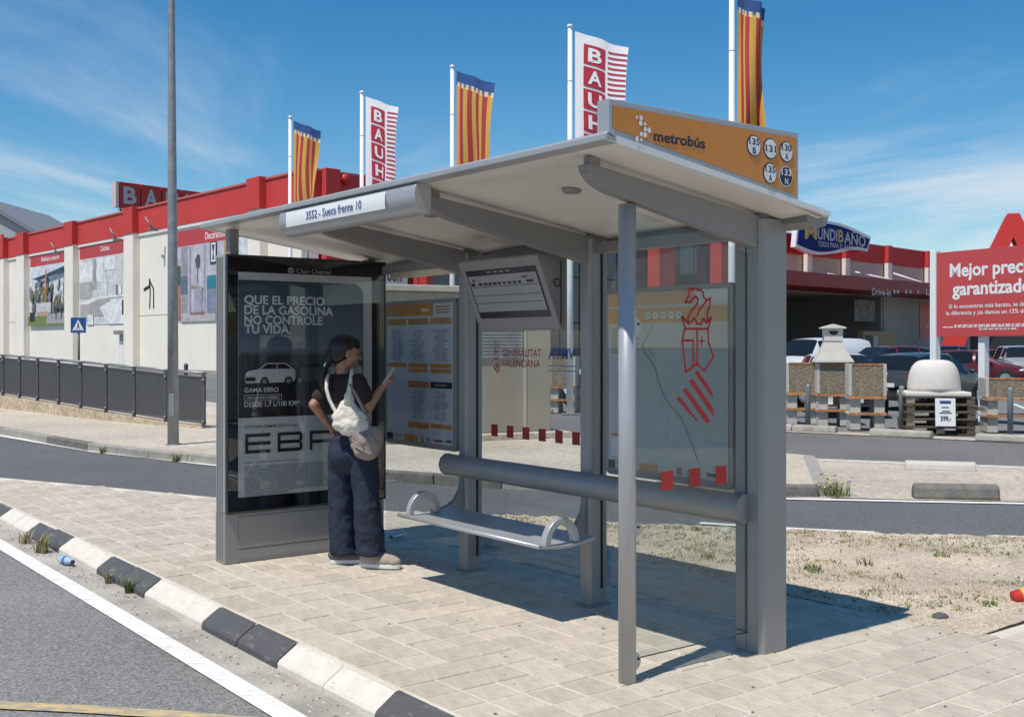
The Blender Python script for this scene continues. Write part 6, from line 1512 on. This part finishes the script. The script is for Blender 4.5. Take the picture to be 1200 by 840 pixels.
pq = G(1187, 709, 0); q = MB(); q.lathe([(.001, 0), (.036, .001), (.05, .12), (.052, .124), (.047, .12), (.034, .006), (.001, .006)], n=20); CU = q.build('paper_cup', mat('red_cup', (.5, .03, .02), .5), None, loc=pq + Vector((0, 0, .05))); CU.rotation_euler = (0, PI / 2 - .12, .1); tag(CU, 'red and yellow paper cup lying on the dry grass', 'cup')
q = MB(); q.lathe([(.0415, .045), (.0475, .092)], n=20); q.build('yellow_band', mat('yellow_cup_band', (.65, .45, .06), .5), CU)
ps = G(1102, 725.5, 0); q = MB(); q.ell((0, 0, .012), (.05, .035, .028), 12, 8); st_ = q.build('stone', mat('dark_stone', (.09, .09, .095), .8, bump=.5), None, loc=ps); rumple(st_, .02, .03); tag(st_, 'dark grey stone on the bare earth beside the paving', 'stone')
ps = G(850, 627, 0); q = MB(); q.ell((0, 0, .02), (.05, .04, .045), 12, 8); st_ = q.build('stone', m_cast, None, loc=ps); rumple(st_, .03, .04); tag(st_, 'pale stone in the dry grass seen through the side glass', 'stone')

def blades(mb, x, y, z, n, h, spread, mi=0, lean=.6, w=.004):
    for _ in range(n):
        a = random.uniform(0, 2 * PI); r = spread * math.sqrt(random.random()); bx_, by_ = x + r * math.cos(a), y + r * math.sin(a)
        hh = h * random.uniform(.45, 1.1); d = random.uniform(0, 2 * PI); l_ = lean * hh * random.uniform(.2, 1.1); ww = w * random.uniform(.7, 1.4); pd = d + PI / 2
        ox, oy = ww * math.cos(pd), ww * math.sin(pd); m1 = (bx_ + .4 * l_ * math.cos(d), by_ + .4 * l_ * math.sin(d), z + hh * .6); t = (bx_ + l_ * math.cos(d), by_ + l_ * math.sin(d), z + hh * .95)
        mb.add([(bx_ - ox, by_ - oy, z), (bx_ + ox, by_ + oy, z), (m1[0] + ox * .7, m1[1] + oy * .7, m1[2]), (m1[0] - ox * .7, m1[1] - oy * .7, m1[2]), t], [(0, 1, 2, 3), (3, 2, 4)], mi)
def leafm(name, c):
    m = mat(name, c, .7, var=.25, scale=4, island=.3); return m
m_gr = [leafm('grass_green', (.15, .19, .055)), leafm('grass_olive', (.27, .245, .11)), leafm('grass_straw', (.50, .41, .25))]
gm = MB(); random.seed(11)
cnt = 0
for _ in range(9000):
    x = .5 - random.random() * 7.4; y = 1.17 + random.random() * 6.6; w = SH.w(x, y, 0)
    e = edge_y(w.x) - w.y
    if e < .02 or w.y > 11: continue
    dn_ = noise.noise(Vector((w.x * .8, w.y * 1.4, 5))) + .5 * noise.noise(Vector((w.x * 2.6, w.y * 3.6, 9))) + (.6 if e < .8 else 0) + (.25 if w.x < 1.6 else 0)
    if dn_ < .05: continue
    z = vh(x, y)[0]; g_ = noise.noise(Vector((w.x * 1.1 + 4, w.y * 1.1, 2)))
    mi = 2 if random.random() < .45 - g_ * .5 else (0 if random.random() < .42 + g_ * .5 else 1)
    blades(gm, w.x, w.y, z - .004, random.randint(5, 12), random.uniform(.014, .04), .05, mi, 1.2, .003); cnt += 1
for _ in range(46):
    x = .45 - random.random() * 5.6; y = 1.2 + random.random() * 4.5; w = SH.w(x, y, 0)
    if edge_y(w.x) - w.y < .1: continue
    blades(gm, w.x, w.y, vh(x, y)[0], 30, random.uniform(.03, .06), .06, 0 if random.random() < .7 else 1, .8, .005)
go = gm.build('grass', m_gr, None, kind='stuff'); tag(go, 'thin dry grass and weeds scattered over the bare verge', 'grass')
# pebbles and crumbs of rubble
pb = MB(); random.seed(5)
for _ in range(1500):
    x = .5 - random.random() * 6; y = 1.16 + random.random() * 5; w = SH.w(x, y, 0)
    if edge_y(w.x) - w.y < .0: continue
    r = random.uniform(.004, .014); z = vh(x, y)[0]; pb.add([(w.x - r, w.y, z), (w.x, w.y - r, z), (w.x + r * 1.2, w.y, z), (w.x, w.y + r, z), (w.x, w.y, z + r)], [(0, 1, 4), (1, 2, 4), (2, 3, 4), (3, 0, 4)], 0 if random.random() < .6 else 1)
for _ in range(420):
    u, v = random.uniform(-1.5, 8), random.uniform(1.93, 2.1); w = SU(u, v); r = random.uniform(.003, .011); z = ROAD + .004
    pb.add([(w.x - r, w.y, z), (w.x, w.y - r, z), (w.x + r * 1.2, w.y, z), (w.x, w.y + r, z), (w.x, w.y, z + r * .8)], [(0, 1, 4), (1, 2, 4), (2, 3, 4), (3, 0, 4)], 1 if random.random() < .5 else 0)
for _ in range(260):
    u, v = random.uniform(-2.5, 7), random.uniform(-1.1, 1.7); w = SU(u, v); r = random.uniform(.003, .009); z = .002
    pb.add([(w.x - r, w.y, z), (w.x, w.y - r, z), (w.x + r * 1.6, w.y, z), (w.x, w.y + r, z), (w.x, w.y, z + r * .6)], [(0, 1, 4), (1, 2, 4), (2, 3, 4), (3, 0, 4)], 1)
gv = pb.build('gravel', [m_cast, m_kerb_dark], None, kind='stuff'); tag(gv, 'loose gravel crumbs on the verge, gutter and paving', 'gravel')
# weeds along the kerbs
def weed(px_, py_, z, h, n, label, mi=0, flowers=False, spread=.05):
    p = G(px_, py_, z); o = empty('weed', p, 0, label, 'weed'); q = MB(); blades(q, 0, 0, 0, n, h, spread, mi, .8, .005); q.build('leaves', m_gr, o)
    q = MB()
    for k in range(5): a = random.uniform(0, 6.28); q.path([(0, 0, 0), (.3 * h * math.cos(a), .3 * h * math.sin(a), h * .6), (.5 * h * math.cos(a), .5 * h * math.sin(a), h)], [.003, .002, .001], 5)
    q.build('stems', m_gr[1], o)
    if flowers:
        for k in range(16):
            q = MB(); q.ell((random.uniform(-.26, .22), random.uniform(-.1, .15), random.uniform(.08, .24)), (.018, .018, .012), 8, 5); q.build('flower', mat('yellow_flower', (.6, .5, .15), .7) if k % 3 else mat('violet_flower', (.3, .22, .38), .7), o)
weed(29, 637, ROAD, .13, 46, 'tuft of dry grass in the gutter at the white kerb stone', 2); weed(49, 648, ROAD, .17, 60, 'larger grass tuft in the gutter against the black kerb stone', 1)
weed(151, 695, ROAD, .13, 40, 'small green weed growing at the black kerb stone past the bottle', 0, False, .025); weed(127, 684, ROAD, .10, 14, 'thin sprig at the foot of the black kerb stone', 1, False, .02)
weed(120, 531, ROAD, .13, 40, 'weed tuft at the far kerb left of the lamp post', 1); weed(206, 541, ROAD, .14, 40, 'green weed at the far kerb below the lamp post', 0); weed(229, 542, ROAD, .14, 34, 'dry weed at the far kerb next to the panel', 2)
weed(979, 581, ROAD, .20, 120, 'flowering weed at the corner of the far pavement', 0, True, .16)
